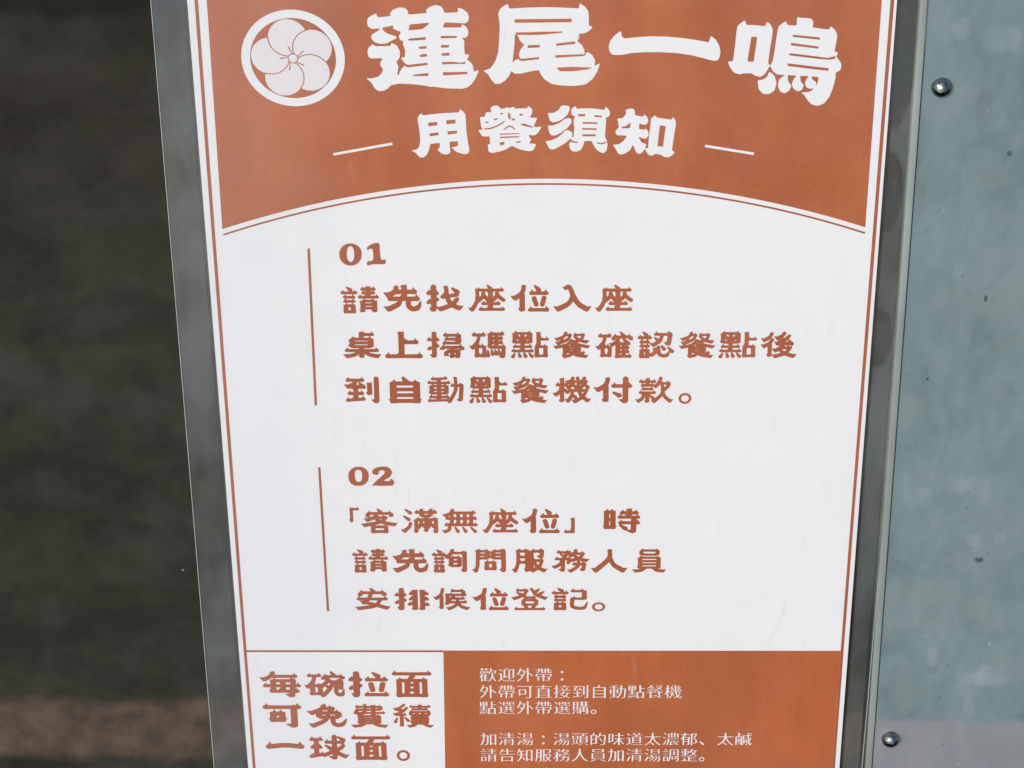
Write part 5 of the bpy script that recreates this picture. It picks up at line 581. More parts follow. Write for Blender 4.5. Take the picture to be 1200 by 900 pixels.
 "認": [[512,1008,478,949,448,920,441,899,441,870,455,845,477,831,596,831,599,820,586,756,578,729,573,724,483,791,465,793,452,784,444,766,445,745,504,638,494,627,410,568,338,573,340,609,335,630,323,649,301,666,284,702,294,708,349,707,372,720,390,752,389,777,382,799,352,826,317,885,311,877,297,827,285,825,293,877,289,899,280,919,166,995,152,997,137,990,128,974,127,956,184,838,187,822,103,824,79,885,45,826,24,811,13,795,7,774,7,752,24,719,47,707,103,708,112,702,95,666,65,638,56,609,58,588,68,566,82,552,106,541,94,513,74,498,62,480,57,459,58,434,68,415,82,401,131,391,111,350,94,341,65,339,60,330,59,126,56,120,36,118,32,112,59,62,60,12,65,1,175,0,198,10,222,0,331,1,336,12,337,62,343,73,352,73,372,54,401,51,422,58,485,127,520,182,559,108,590,74,619,52,689,21,718,18,758,23,822,53,854,89,866,118,870,144,873,230,900,195,929,183,961,191,985,219,992,241,993,262,988,284,980,301,848,432,825,440,805,423,801,398,854,280,857,266,834,255,796,190,758,167,715,155,674,171,645,196,631,226,625,273,621,409,617,434,595,462,564,473,544,467,526,452,515,430,506,394,480,408,462,407,400,366,398,359,419,340,423,330,425,269,422,248,408,230,369,196,346,195,338,201,335,335,329,340,300,342,285,350,265,387,270,394,300,395,315,402,329,416,339,437,339,462,333,484,323,498,303,513,290,541,317,554,326,552,386,452,407,427,439,423,462,432,596,542,628,577,647,605,665,645,678,684,701,820,706,832,796,831,803,827,805,820,781,615,773,608,706,595,702,588,708,577,773,483,784,475,852,470,886,501,902,537,940,884,936,917,921,944,900,960,871,970,851,1003,839,997,825,1008,808,952,799,945,668,942,541,945,532,951,517,1003],[146,709,245,710,253,708,256,702,249,670,242,661,163,660,152,663,147,670,140,702],[151,548,242,549,253,545,254,537,248,516,242,509,161,508,150,512,144,530,144,545],[645,495,627,480,622,452,669,305,686,286,706,277,726,276,747,285,764,304,774,330,776,359,769,384,668,489],[174,398,233,396,236,387,229,359,219,351,172,352,166,360,160,391],[189,230,204,232,209,223,209,140,207,131,201,128,191,130,187,137]],
 "一": [[125,1103,116,1070,64,696,26,580,9,434,6,265,18,162,38,66,66,9,99,10,381,175,501,205,622,175,926,3,948,27,968,82,982,154,995,265,993,421,982,537,965,620,937,696,878,1102,872,1082,851,774,844,740,634,860,501,893,366,860,158,739,150,773]],
 "員": [[290,1029,261,979,238,959,227,929,201,917,197,909,198,743,204,739,244,741,249,736,250,729,223,678,133,592,159,556,159,296,155,284,125,260,123,253,155,206,164,178,213,168,221,160,64,140,-13,143,-12,131,47,29,67,5,93,2,261,29,298,43,338,70,419,166,573,167,587,163,659,73,707,40,764,23,902,2,939,9,956,32,1016,142,1005,145,936,140,780,160,805,183,839,189,844,203,844,642,839,650,807,647,796,664,776,681,751,732,759,745,799,750,806,757,805,948,770,947,759,964,739,981,710,1029,696,984,687,976,501,972,313,977,307,981,296,1022],[335,876,501,880,670,876,679,869,680,830,675,812,664,807,501,804,333,808,324,819,324,862,326,873],[266,711,290,707,501,711,710,707,733,711,737,707,733,685,724,677,499,673,278,677,268,685],[341,577,693,577,710,568,716,556,713,541,702,536,501,532,298,536,288,545,290,574],[352,437,702,436,713,434,716,426,713,411,702,405,501,401,301,405,288,412,290,433],[431,307,704,305,713,303,716,293,707,279,679,264,298,264,290,267,287,275,287,296,293,304]],
 "桌": [[548,1007,428,966,423,770,295,771,272,834,238,773,139,675,139,667,166,638,166,528,162,516,134,494,129,483,164,433,169,406,195,397,225,395,243,379,260,373,400,375,417,362,423,351,406,345,132,349,124,355,109,407,104,412,72,354,47,332,36,310,34,273,52,240,78,229,292,231,311,226,278,199,223,181,72,152,-13,156,-9,137,52,29,72,3,112,-1,286,49,351,89,420,160,425,156,424,137,388,104,424,49,429,23,457,14,503,15,514,28,548,33,556,38,558,148,563,160,645,89,697,57,777,28,905,-1,928,3,943,23,1012,145,1015,152,1010,157,928,152,771,183,717,201,683,226,702,231,902,229,929,240,947,273,945,310,933,333,911,352,876,413,871,404,859,358,851,349,574,345,560,349,559,369,566,375,722,373,764,399,771,410,816,421,816,730,811,735,779,732,765,756,743,774,723,818,731,824,791,822,811,828,830,852,836,866,837,885,828,918,799,945,765,1006,742,943,657,938,571,943,556,1003],[616,826,691,826,700,822,700,815,692,778,685,770,566,767,558,778,560,820],[394,653,588,653,663,650,671,645,668,638,657,636,491,631,373,634,315,637,310,642,312,649],[450,520,645,517,669,513,654,496,640,491,491,488,323,492,309,498,308,513,314,516]],
 "務": [[634,996,577,954,589,934,585,920,558,862,525,823,522,825,522,869,511,896,486,915,452,914,421,967,400,908,307,903,214,907,208,913,195,962,193,966,188,964,160,910,133,883,127,862,127,835,138,813,154,799,221,794,213,767,216,746,288,647,252,620,164,623,157,630,141,682,110,626,92,612,81,596,76,575,77,551,86,531,99,517,118,512,208,514,223,510,207,493,216,469,197,425,175,388,149,360,63,296,-13,298,-8,281,45,186,61,164,89,159,112,167,188,234,237,284,241,268,239,171,232,166,172,153,167,144,245,41,307,34,332,56,348,80,354,107,355,507,361,514,405,513,416,507,390,445,390,408,405,373,418,362,434,356,457,359,479,377,490,401,494,438,498,445,535,444,595,471,609,473,583,414,564,398,554,384,548,363,548,339,559,315,576,301,639,300,646,295,636,276,602,239,486,138,408,138,412,124,465,28,483,3,512,-1,535,8,662,131,716,198,736,233,755,295,761,300,801,298,805,294,805,281,794,199,745,148,742,141,744,134,794,67,854,60,888,92,901,127,927,363,921,387,910,408,893,423,867,431,856,456,864,458,908,443,937,447,956,473,1009,568,1013,582,937,580,818,616,818,626,885,777,888,804,882,828,867,848,838,860,810,913,805,909,793,862,786,853,742,850,701,854,696,862,684,910,686,948,679,972,659,993,646,998],[300,801,341,799,350,794,328,763,317,756,256,794,263,798],[717,746,755,747,762,739,740,699,714,674,696,688,656,736,664,743],[433,712,442,711,452,684,436,626,410,623,407,630,409,681],[561,678,571,676,603,637,608,626,603,620,522,589,484,630,486,640,514,639,532,646],[661,500,670,502,673,497,670,412,662,408,634,410,628,418,614,476],[766,493,799,481,807,473,793,418,786,409,768,409,763,414,761,479],[813,473,838,466,840,456,833,436,825,441]],
 "面": [[913,1029,907,1020,893,969,885,961,502,956,118,961,108,969,93,1023,90,1028,84,1026,51,965,23,942,10,916,10,875,23,852,38,839,63,833,434,838,452,833,394,708,238,708,231,716,213,774,204,766,170,706,152,696,121,694,115,690,113,140,109,130,82,125,112,69,114,12,118,1,241,-1,259,9,274,11,735,10,756,-1,839,-3,885,3,889,69,919,125,891,131,888,140,886,690,879,695,848,697,830,707,790,774,784,767,770,716,762,708,557,707,541,713,603,836,941,833,971,845,992,878,990,920,977,944,951,965],[259,577,299,577,312,566,314,551,313,186,307,174,262,140,255,144,253,163,253,558],[465,577,532,578,540,573,541,566,529,529,480,526,471,530,467,539,460,570],[696,577,741,578,748,566,748,155,746,144,738,139,698,140,690,152,690,558,692,573],[461,404,502,408,541,403,544,393,532,347,526,342,508,339,471,344,457,393],[466,219,548,217,553,208,552,182,508,142,455,141,451,152,451,208,455,217]],
 "客": [[456,996,442,981,439,957,470,865,469,854,251,855,243,864,230,914,225,914,195,858,169,832,158,794,126,780,120,767,122,637,129,633,198,640,215,637,147,604,64,605,68,591,126,486,147,460,171,457,190,460,355,551,408,503,415,489,355,469,70,394,-7,398,-14,391,49,275,70,250,105,248,243,289,257,289,259,124,256,118,240,114,238,110,259,68,260,12,264,0,374,-1,398,9,597,9,610,8,626,-1,736,0,741,8,742,68,763,110,760,115,746,117,742,124,741,297,736,306,701,309,689,317,685,329,696,330,898,275,933,277,954,305,1011,409,1015,423,933,421,666,487,664,493,667,500,730,602,736,623,736,644,726,672,709,689,693,695,664,686,653,690,633,728,632,740,773,740,777,728,778,659,783,652,893,663,898,666,900,676,899,809,893,813,861,807,849,834,823,858,791,916,786,908,774,862,767,855,597,853,585,890,575,904,480,994,469,999],[331,742,355,742,363,737,361,728,344,707,302,674,256,651,245,651,243,725,246,738],[480,742,600,744,608,742,610,735,601,697,595,690,488,688,475,690,471,697],[532,581,571,579,578,574,569,560,544,543,506,574,509,578],[537,387,549,388,637,349,642,342,641,335,637,321,632,317,408,317,370,321],[387,198,400,201,610,200,616,191,616,135,613,127,605,125,392,125,387,129,385,138]],
 "記": [[175,996,159,977,158,949,234,824,219,819,104,824,81,885,45,826,17,802,7,774,10,741,21,723,33,713,51,707,123,706,122,695,109,670,81,645,69,620,68,591,77,570,92,554,119,541,107,514,86,499,75,484,68,462,68,441,79,416,95,400,149,391,143,373,128,349,110,341,78,339,73,334,72,127,69,121,51,117,49,112,71,69,72,12,78,1,198,0,216,9,234,10,260,10,281,0,401,1,406,12,407,69,430,112,428,117,410,120,407,130,405,334,398,340,369,341,351,349,337,369,329,391,381,399,397,412,409,434,411,459,405,480,393,498,372,514,360,541,384,552,398,565,410,588,411,609,401,639,372,666,354,702,363,708,431,707,448,715,470,745,471,781,462,802,434,826,398,885,393,877,378,827,369,823,339,824,346,884,338,909,325,930,198,996],[596,970,563,913,540,895,528,877,523,838,534,813,549,799,569,792,719,797,828,792,833,777,832,630,820,580,811,573,737,570,660,573,654,580,640,631,634,636,602,583,560,585,543,576,528,560,516,523,503,309,506,212,519,158,545,108,572,80,610,54,649,38,716,21,790,13,840,17,881,30,923,58,945,87,962,126,978,198,998,341,993,366,975,376,959,366,895,219,881,194,866,180,837,163,808,156,772,157,710,167,652,189,634,204,626,219,621,298,630,444,634,456,646,459,737,462,869,458,911,463,922,476,966,484,969,502,967,881,961,884,911,875,896,895,873,913,840,970,834,967,815,909,716,904,620,909,602,966],[161,709,310,710,322,708,326,702,318,670,310,662,184,660,162,666,153,702],[172,548,310,548,322,545,323,537,317,516,310,510,175,509,163,513,156,537,157,545],[207,398,290,397,298,394,300,387,293,359,287,352,195,351,186,359,179,391,184,396],[213,230,254,233,266,229,268,144,264,130,222,128,212,133]],
 "球": [[641,996,624,990,608,977,596,960,588,939,585,914,584,766,581,756,496,757,490,766,477,818,471,824,436,759,413,741,400,720,396,699,397,674,409,650,428,634,447,630,581,632,584,618,584,519,581,507,572,510,436,601,419,602,406,592,397,569,402,544,520,364,507,338,485,317,376,260,364,265,329,329,324,324,307,262,277,258,274,244,269,240,263,241,261,251,261,424,269,430,310,429,326,437,344,459,351,491,348,512,341,530,311,558,277,622,272,622,263,607,261,734,269,742,329,741,351,755,361,770,368,791,367,819,359,841,329,869,294,934,288,929,274,875,269,866,195,862,121,867,99,935,62,868,34,844,24,819,23,791,39,756,64,741,119,741,133,724,132,600,129,597,119,622,113,620,81,558,50,530,43,512,40,491,47,459,67,436,83,429,124,430,132,425,134,294,130,280,97,251,98,244,120,213,120,206,99,203,88,248,80,256,45,191,23,174,13,160,6,139,6,110,23,76,42,64,61,62,212,104,335,130,343,128,365,104,403,102,523,175,581,227,584,206,582,149,485,128,477,121,589,6,660,-1,696,33,713,75,713,170,717,185,775,132,876,50,898,45,925,49,944,72,1010,188,1013,202,920,201,802,288,776,318,765,343,854,419,872,445,890,484,910,548,911,572,901,605,874,632,896,664,901,682,901,713,920,738,928,757,932,787,927,816,917,837,903,851,756,931,737,931,717,913,705,953,690,977,668,992],[715,875,731,861,789,784,801,766,802,759,717,756,713,773],[718,632,821,631,838,625,824,607,788,583,787,576,799,558,786,533,756,511,717,494,713,505,713,611]],
 "款": [[672,996,653,990,608,954,620,933,620,926,589,831,556,769,512,702,504,696,488,698,465,720,452,748,459,753,512,753,530,763,545,793,545,814,538,834,514,857,486,908,467,856,376,853,371,863,370,943,365,953,262,922,258,912,258,861,252,853,161,855,156,860,145,901,140,908,113,859,90,836,83,817,81,793,95,764,114,753,166,753,174,748,163,722,138,695,132,667,134,650,148,626,161,618,191,612,182,588,159,566,150,542,152,510,171,485,190,480,452,483,464,493,473,507,477,538,467,566,443,591,436,608,438,615,475,620,512,565,548,564,573,584,635,691,643,696,672,685,650,660,671,633,674,542,650,517,672,489,676,458,669,409,646,353,596,281,528,202,384,343,509,344,525,350,535,361,545,385,542,416,533,433,514,449,488,499,483,497,472,455,465,446,313,442,161,447,156,452,145,493,140,500,113,451,89,427,83,409,81,392,87,367,103,349,119,344,166,343,171,339,148,318,163,291,146,228,124,200,61,152,-4,155,-14,151,41,46,59,22,85,17,106,24,171,84,200,117,228,172,255,291,258,130,226,95,255,50,263,24,286,17,321,18,334,30,362,34,369,39,373,253,383,243,435,144,432,137,404,135,406,123,472,8,478,2,501,-1,520,4,537,18,719,264,750,203,774,167,889,29,910,18,939,20,958,43,1015,152,1007,155,941,153,844,256,820,291,801,329,785,381,772,444,774,451,795,459,809,472,871,553,897,596,915,643,932,723,934,744,930,762,922,779,907,792,894,796,873,794,844,844,839,838,829,797,824,791,763,787,703,792,691,842,711,926,712,950,698,982],[232,755,256,751,258,730,255,719,218,717,208,722,202,741,203,751],[378,755,423,752,425,744,420,725,410,718,373,719,371,748],[752,692,816,691,826,685,806,650,761,603,757,615,754,660,747,685],[254,619,397,618,406,615,407,608,402,587,394,581,234,581,224,588,219,608,221,615]],
}
SMALL_ROWS = [
 [["歡",82.69,-12.29,89.03,-5.8],["迎",89.12,-12.29,95.47,-5.8],["外",95.56,-12.28,101.9,-5.79],["帶",102.0,-12.28,108.34,-5.79],["：",110.02,-12.27,116.35,-5.78]],
 [["外",82.58,-19.58,88.95,-13.15],["帶",89.04,-19.58,95.41,-13.14],["可",95.51,-19.57,101.87,-13.13],["直",101.97,-19.56,108.34,-13.13],["接",108.43,-19.56,114.8,-13.12],["到",114.89,-19.55,121.26,-13.12],["自",121.35,-19.54,127.71,-13.11],["動",127.81,-19.54,134.17,-13.1],["點",134.27,-19.53,140.62,-13.1],["餐",140.72,-19.52,147.08,-13.09],["機",147.17,-19.52,153.53,-13.09]],
 [["點",82.47,-26.6,88.87,-20.26],["選",88.96,-26.59,95.36,-20.25],["外",95.45,-26.58,101.85,-20.24],["帶",101.94,-26.58,108.34,-20.24],["選",108.43,-26.57,114.82,-20.23],["購",114.92,-26.56,121.31,-20.22],["。",121.41,-26.55,127.79,-20.22]],
 [["加",82.62,-40.46,88.95,-34.2],["清",89.05,-40.45,95.37,-34.19],["湯",95.47,-40.44,101.8,-34.18],["：",103.47,-40.43,109.8,-34.17],["湯",108.32,-40.42,114.64,-34.17],["頭",114.74,-40.41,121.06,-34.16],["的",121.15,-40.4,127.47,-34.15],["味",127.57,-40.39,133.89,-34.14],["道",133.99,-40.38,140.3,-34.13],["太",140.4,-40.37,146.72,-34.13],["濃",146.81,-40.36,153.13,-34.12],["郁",153.22,-40.35,159.54,-34.11],["、",159.63,-40.35,165.95,-34.1],["太",166.0,-40.34,172.31,-34.09],["鹹",172.3,-40.33,178.61,-34.08]],
 [["請",82.51,-47.76,88.87,-41.3],["告",88.97,-47.75,95.32,-41.29],["知",95.42,-47.74,101.77,-41.28],["服",101.87,-47.73,108.22,-41.27],["務",108.32,-47.72,114.67,-41.26],["人",114.76,-47.71,121.11,-41.25],["員",121.21,-47.7,127.56,-41.24],["加",127.65,-47.69,134.0,-41.23],["清",134.09,-47.68,140.44,-41.22],["湯",140.54,-47.67,146.88,-41.21],["調",146.97,-47.66,153.32,-41.21],["整",153.41,-47.65,159.75,-41.2],["。",159.85,-47.64,166.19,-41.19]],
]
SMALL = {
 "歡": [[570,-65,550,-40,549,-16,625,80,679,218,704,398,705,524,714,533,768,533,777,524,778,380,803,254,851,122,947,-28,927,-58,912,-60,858,-1,814,68,750,211,698,86,650,8,588,-61],[120,-59,116,242,72,215,59,218,45,242,139,380,174,463,186,463,202,446,192,440,216,422,207,392,216,360,312,362,308,422,331,434,342,460,396,362,541,356,534,341,390,338,390,248,522,242,516,233,390,230,390,134,522,131,531,122,522,113,390,110,387,32,396,12,534,11,542,-10,198,-14,186,-59],[192,14,306,14,306,110,192,110],[192,134,306,134,306,230,192,230],[192,248,306,248,306,338,192,338],[888,426,849,446,878,572,878,620,870,628,678,627,595,440,576,438,543,464,601,620,648,819,712,812,694,710,696,662,924,665,961,650,926,494,906,436],[78,481,78,621,283,620,282,481],[330,481,330,621,529,620,528,481],[138,494,216,494,216,608,138,608],[390,494,468,494,468,608,390,608],[162,679,156,728,54,731,45,746,54,755,156,758,159,812,168,821,234,819,238,764,258,755,366,756,374,764,378,819,444,821,453,812,456,758,564,755,573,746,564,731,456,728,453,686,444,677,378,679,374,722,360,731,246,730,238,722,234,679]],
 "迎": [[84,-60,52,-16,108,41,170,86,170,428,162,436,42,439,39,464,48,473,253,470,256,98,324,43,396,7,492,-12,774,-13,894,-1,942,-1,951,-10,943,-34,918,-43,510,-49,360,-18,258,45,216,58,168,26,99,-58],[618,67,617,746,924,747,927,254,920,224,894,198,870,191,774,185,754,194,756,213,828,216,842,230,842,710,828,719,696,716,693,74,684,65],[336,181,321,206,350,272,352,722,546,820,570,820,591,800,588,786,431,716,430,266,432,257,444,257,582,299,601,296,603,278,588,264,360,180],[234,624,96,731,93,746,108,760,126,760,264,665,273,644,252,624]],
 "外": [[606,-59,603,812,612,821,684,821,693,806,694,518,741,506,858,407,948,314,918,281,900,276,780,400,696,466,693,-52,684,-61],[96,-54,66,-8,122,26,192,86,264,168,317,254,318,291,186,395,183,410,204,430,216,430,354,335,397,446,416,524,428,584,426,632,258,634,182,476,114,371,96,366,57,398,151,578,193,692,222,810,234,821,288,815,302,800,280,722,282,674,480,671,514,662,519,632,500,542,470,416,374,206,252,53,111,-52]],
 "帶": [[456,-59,453,224,444,238,258,236,253,-4,180,-7,171,8,173,260,450,266,450,398,162,400,154,392,151,272,78,269,69,278,71,428,930,429,933,284,924,269,851,272,848,392,840,400,540,398,540,266,835,260,837,50,813,14,774,0,636,1,636,23,732,24,750,32,752,230,738,239,546,238,537,224,537,-52,528,-61],[102,480,90,502,150,540,187,584,205,626,206,668,198,676,60,677,53,698,210,704,213,800,222,809,289,806,292,710,300,702,360,704,363,794,384,803,439,800,442,710,450,702,558,704,561,794,582,803,637,800,642,704,708,702,716,710,719,806,780,809,795,800,798,704,942,701,951,692,942,677,804,676,796,668,796,542,804,529,871,530,888,609,949,590,938,530,918,510,894,504,774,503,735,518,717,554,716,668,702,677,642,674,636,517,372,515,363,524,360,674,306,677,287,662,254,578,204,527,120,480],[444,542,558,542,558,674,444,674]],
 "：": [[222,0,178,44,178,98,222,142,276,142,320,104,327,74,320,38,276,0],[240,486,198,505,184,524,177,584,192,611,216,628,264,635,309,608,327,560,303,506,282,492]],
 "可": [[558,-59,544,-22,552,-13,714,-18,740,2,738,710,60,713,51,722,54,747,949,746,951,722,942,713,840,712,832,704,831,26,824,-4,804,-31,774,-49,690,-61],[156,115,156,525,571,524,570,193,246,190,238,182,234,115],[240,230,486,230,486,488,240,488]],
 "直": [[42,-23,39,-4,48,5,174,6,182,14,185,584,408,588,421,596,428,638,428,692,420,700,78,701,69,710,72,735,432,738,445,758,450,815,492,821,535,812,532,764,540,738,931,734,933,710,924,701,528,700,515,680,503,620,507,590,516,588,823,584,826,14,834,6,954,5,963,-4,960,-23],[270,8,726,6,734,14,734,122,720,131,276,130,267,116],[270,158,726,156,734,164,734,272,720,281,276,280,267,266],[270,302,726,300,734,308,734,410,720,419,276,418,268,410],[270,440,726,438,734,446,734,548,720,557,276,556,268,548]],
 "接": [[72,-59,72,-25,144,-24,152,-16,152,272,150,281,138,281,48,251,33,284,42,298,151,332,152,578,144,586,42,587,33,608,42,617,150,620,155,818,228,821,237,812,240,620,324,617,333,602,324,587,240,584,238,368,252,360,318,377,327,350,312,336,238,308,237,14,230,-16,216,-35,180,-54],[348,-59,337,-34,348,-26,474,-5,546,19,589,44,594,74,570,93,419,146,475,236,474,278,336,281,327,290,330,303,516,308,573,416,570,430,582,440,605,422,594,416,599,410,633,398,610,344,618,306,967,302,960,281,846,278,800,164,749,98,755,56,912,-25,914,-40,894,-60,876,-60,780,-3,684,40,534,-24],[658,98,678,102,721,158,757,236,756,278,576,280,515,194,516,152],[342,457,339,476,348,485,516,488,517,536,472,620,510,641,528,629,578,548,541,524,556,500,548,488,678,487,760,632,774,641,825,620,767,524,772,488,948,485,957,470,955,458,942,455],[378,691,375,710,384,719,599,722,602,758,584,806,630,815,648,809,702,721,924,719,933,704,931,692,918,689]],
 "到": [[708,-41,702,-3,822,0,830,8,831,794,840,803,906,803,915,788,914,14,895,-16,870,-30,774,-43],[78,-12,69,2,72,28,270,60,284,74,282,266,102,269,93,278,96,297,282,302,287,404,354,407,369,398,372,302,571,296,573,278,564,269,372,266,369,92,378,79,564,113,577,110,582,85],[636,169,633,728,642,737,708,737,717,722,717,176,708,167],[522,439,480,501,114,457,102,494,199,638,220,680,223,716,216,724,72,725,63,734,65,752,588,753,591,734,582,725,318,722,209,542,216,505,432,523,441,530,445,566,397,638,420,652,444,652,572,476,570,463,534,438]],
 "自": [[162,-59,161,680,408,686,449,818,468,821,532,812,502,728,502,692,510,684,858,681,859,-58,768,-59,764,-16,756,-8,264,-7,246,-10,240,-59],[246,32,756,30,764,38,764,200,750,209,252,208,243,194],[246,248,756,246,764,254,764,422,750,431,252,430,243,416],[246,464,756,462,764,470,764,638,750,647,252,646,243,632]],
 "動": [[480,-66,454,-34,461,8,450,17,84,-25,47,-22,48,5,246,24,255,38,252,146,72,149,63,158,72,167,252,170,252,260,72,263,63,284,65,524,252,530,254,620,240,629,42,629,33,638,42,653,252,656,254,746,246,754,72,743,63,752,66,765,276,780,456,809,492,808,506,794,486,780,372,766,334,752,336,656,540,653,549,644,540,629,348,629,334,620,336,530,522,527,531,512,529,266,342,262,333,248,336,170,522,167,529,152,336,146,334,44,342,36,522,55,577,146,614,260,638,410,644,548,636,556,528,559,527,602,540,613,552,588,642,590,654,807,726,809,735,800,732,590,943,584,927,140,908,26,877,-34,840,-54,780,-61,696,-55,682,-34,690,-25,792,-24,806,-16,829,32,842,128,860,548,852,556,738,556,724,512,711,356,674,194,606,53,498,-61],[144,284,252,284,252,386,144,386],[336,284,450,284,450,386,336,386],[144,410,252,410,252,512,144,512],[336,410,450,410,450,512,336,512]],
 "點": [[72,-60,48,-40,73,14,95,110,150,99,140,32,122,-10,96,-55],[522,-59,519,338,528,347,666,350,669,812,678,821,744,821,753,812,756,608,960,605,969,596,960,569,768,569,754,560,756,350,918,347,927,338,927,-46,918,-55,852,-55,834,-14,618,-13,604,-22,600,-59],[204,-29,189,104,198,113,234,113,254,62,262,-22],[324,-11,291,110,318,125,338,116,375,14,366,-6],[456,12,393,128,414,148,429,146,450,119,500,32],[606,20,840,20,840,308,606,308],[48,193,45,212,54,221,222,228,231,242,228,338,72,341,63,350,72,365,222,366,231,380,228,464,71,470,71,782,474,783,475,470,312,464,309,380,318,366,474,365,483,350,474,341,312,338,309,248,318,234,492,239,499,218,144,191],[144,494,228,492,236,500,237,752,228,766,150,766,142,758],[306,494,396,492,404,500,405,752,396,766,312,766,304,758],[336,558,316,572,346,686,366,694,391,680,392,668,356,572,348,559],[180,565,157,680,180,689,200,674,222,578]],
 "餐": [[210,-53,202,-28,224,8,224,326,204,327,90,287,65,320,174,355,306,415,404,476,492,556,546,538,562,494,714,409,941,332,931,308,912,305,780,343,774,133,559,128,580,98,570,92,575,86,696,43,756,84,768,113,780,110,810,136,840,130,850,116,767,44,774,11,870,-33,858,-54,834,-54,672,21,516,78,499,98,503,128,486,131,312,128,310,-4,318,-12,516,17,531,8,522,-6],[312,146,690,146,690,320,312,320],[320,338,468,336,475,374,464,398,492,407,516,401,570,335,696,336,708,368,498,493,313,374,325,350],[90,414,80,428,86,440,211,494,216,536,180,564,183,578,204,580,276,537,330,576,368,620,373,656,366,664,222,664,90,558,63,572,63,584,126,632,189,704,252,701,258,819,330,819,342,773,504,770,498,761,336,758,336,680,444,676,456,662,432,623,396,581,318,516,198,450],[858,480,726,574,606,516,594,517,580,536,649,578,655,614,567,668,570,683,594,688,720,627,799,710,798,752,546,755,539,776,858,779,885,770,890,758,860,704,790,620,797,578,891,512,876,485]],
 "機": [[156,-59,150,355,104,230,67,158,53,158,33,206,121,458,140,584,132,592,48,595,45,620,54,629,150,632,153,812,162,821,216,821,225,812,228,632,300,629,309,620,306,595,234,592,225,578,227,494,303,356,283,326,270,324,228,402,225,-52,216,-61],[858,-60,786,-36,714,33,552,-54,525,-46,522,-33,630,25,677,62,679,98,625,266,612,280,480,280,466,260,467,212,579,110,584,98,570,83,546,78,468,154,450,161,404,56,357,-10,300,-55,285,-52,264,-28,318,30,355,92,386,194,390,278,324,281,315,290,318,303,390,308,393,356,408,365,468,363,472,314,480,306,600,306,608,314,573,674,567,800,576,815,636,815,645,806,664,470,682,332,696,306,804,307,811,338,798,358,759,386,751,404,755,434,708,425,693,434,694,452,784,578,783,614,702,599,681,614,721,680,772,794,792,802,825,782,761,668,766,632,817,638,852,699,899,686,854,602,779,500,779,464,786,457,858,470,857,536,882,545,900,539,938,446,936,427,894,415,883,446,870,454,792,442,786,434,796,398,863,350,868,308,930,305,937,284,708,280,700,272,707,212,738,122,774,156,822,232,858,226,876,212,846,161,779,86,779,44,804,12,870,-21,895,14,912,81,924,82,962,50,956,14,927,-40,894,-60],[528,397,510,435,354,407,333,416,331,428,427,548,432,590,336,581,322,590,322,602,361,650,438,797,462,796,482,782,401,644,410,614,468,619,504,676,546,662,419,470,426,443,498,452,497,518,540,525,579,416]],
 "選": [[90,-54,58,-10,170,74,170,392,162,400,54,403,51,428,60,437,253,434,256,92,264,79,342,37,354,32,372,46,385,32,378,26,396,13,540,-12,846,-6,942,5,956,-4,949,-28,924,-37,522,-43,378,-18,234,52,190,32,108,-49],[858,60,699,164,694,188,703,212,696,220,288,223,285,236,294,245,450,246,458,254,456,368,336,371,329,392,456,398,459,458,480,467,540,465,544,404,552,396,684,396,692,404,696,465,756,467,771,458,774,398,912,393,915,380,906,371,774,368,772,254,780,246,942,245,951,236,948,223,738,220,726,212,737,176,897,86,882,66],[366,66,354,87,476,158,498,182,504,205,520,206,538,188,528,182,543,164,504,132,390,66],[546,248,690,248,690,368,546,368],[360,522,330,539,315,578,317,776,588,777,589,650,390,644,388,560,402,540,534,540,547,548,564,587,613,566,601,536,570,521],[690,522,659,536,639,584,641,776,918,777,919,650,720,646,712,638,712,566,732,540,870,540,883,548,893,584,906,587,948,568,939,542,906,521],[210,618,140,704,84,756,93,776,114,785,141,776,261,656,261,644,231,620],[390,668,516,668,516,764,390,764],[714,668,846,668,846,764,714,764]],
 "購": [[78,-60,48,-34,85,26,125,128,186,124,188,98,134,-10,99,-58],[444,-59,438,98,384,101,375,110,378,123,432,126,440,134,441,374,450,383,624,386,626,464,618,472,383,476,381,488,390,497,516,498,524,506,522,596,438,599,429,608,438,617,522,620,522,710,408,713,401,734,522,740,525,812,540,821,601,818,606,740,732,738,740,746,744,819,816,819,822,740,930,737,939,728,930,713,822,710,822,620,918,617,927,608,918,599,822,596,822,500,954,497,963,482,948,473,714,472,706,464,706,392,714,384,901,380,904,134,912,126,966,123,967,104,906,98,902,-22,876,-48,822,-61,726,-61,711,-46,720,-37,810,-36,822,-29,822,98,528,100,520,92,517,-58],[336,-12,273,110,276,120,300,130,325,128,386,20,384,7],[522,128,624,128,624,230,522,230],[708,128,822,128,822,230,708,230],[78,193,77,782,366,783,367,194],[156,218,288,218,288,380,156,380],[522,254,624,254,624,356,522,356],[708,254,822,254,822,356,708,356],[156,410,288,410,288,566,156,566],[606,500,738,500,738,596,606,596],[156,596,288,596,288,752,156,752],[606,620,738,620,738,710,606,710]],
 "。": [[180,-60,132,-48,87,-16,52,38,42,92,52,146,84,197,138,232,192,245,252,232,306,197,338,146,345,74,332,26,297,-22,258,-48],[166,-4,240,1,270,25,289,56,296,92,289,128,264,164,216,189,180,190,144,177,120,159,101,128,93,92,101,56,126,18]],
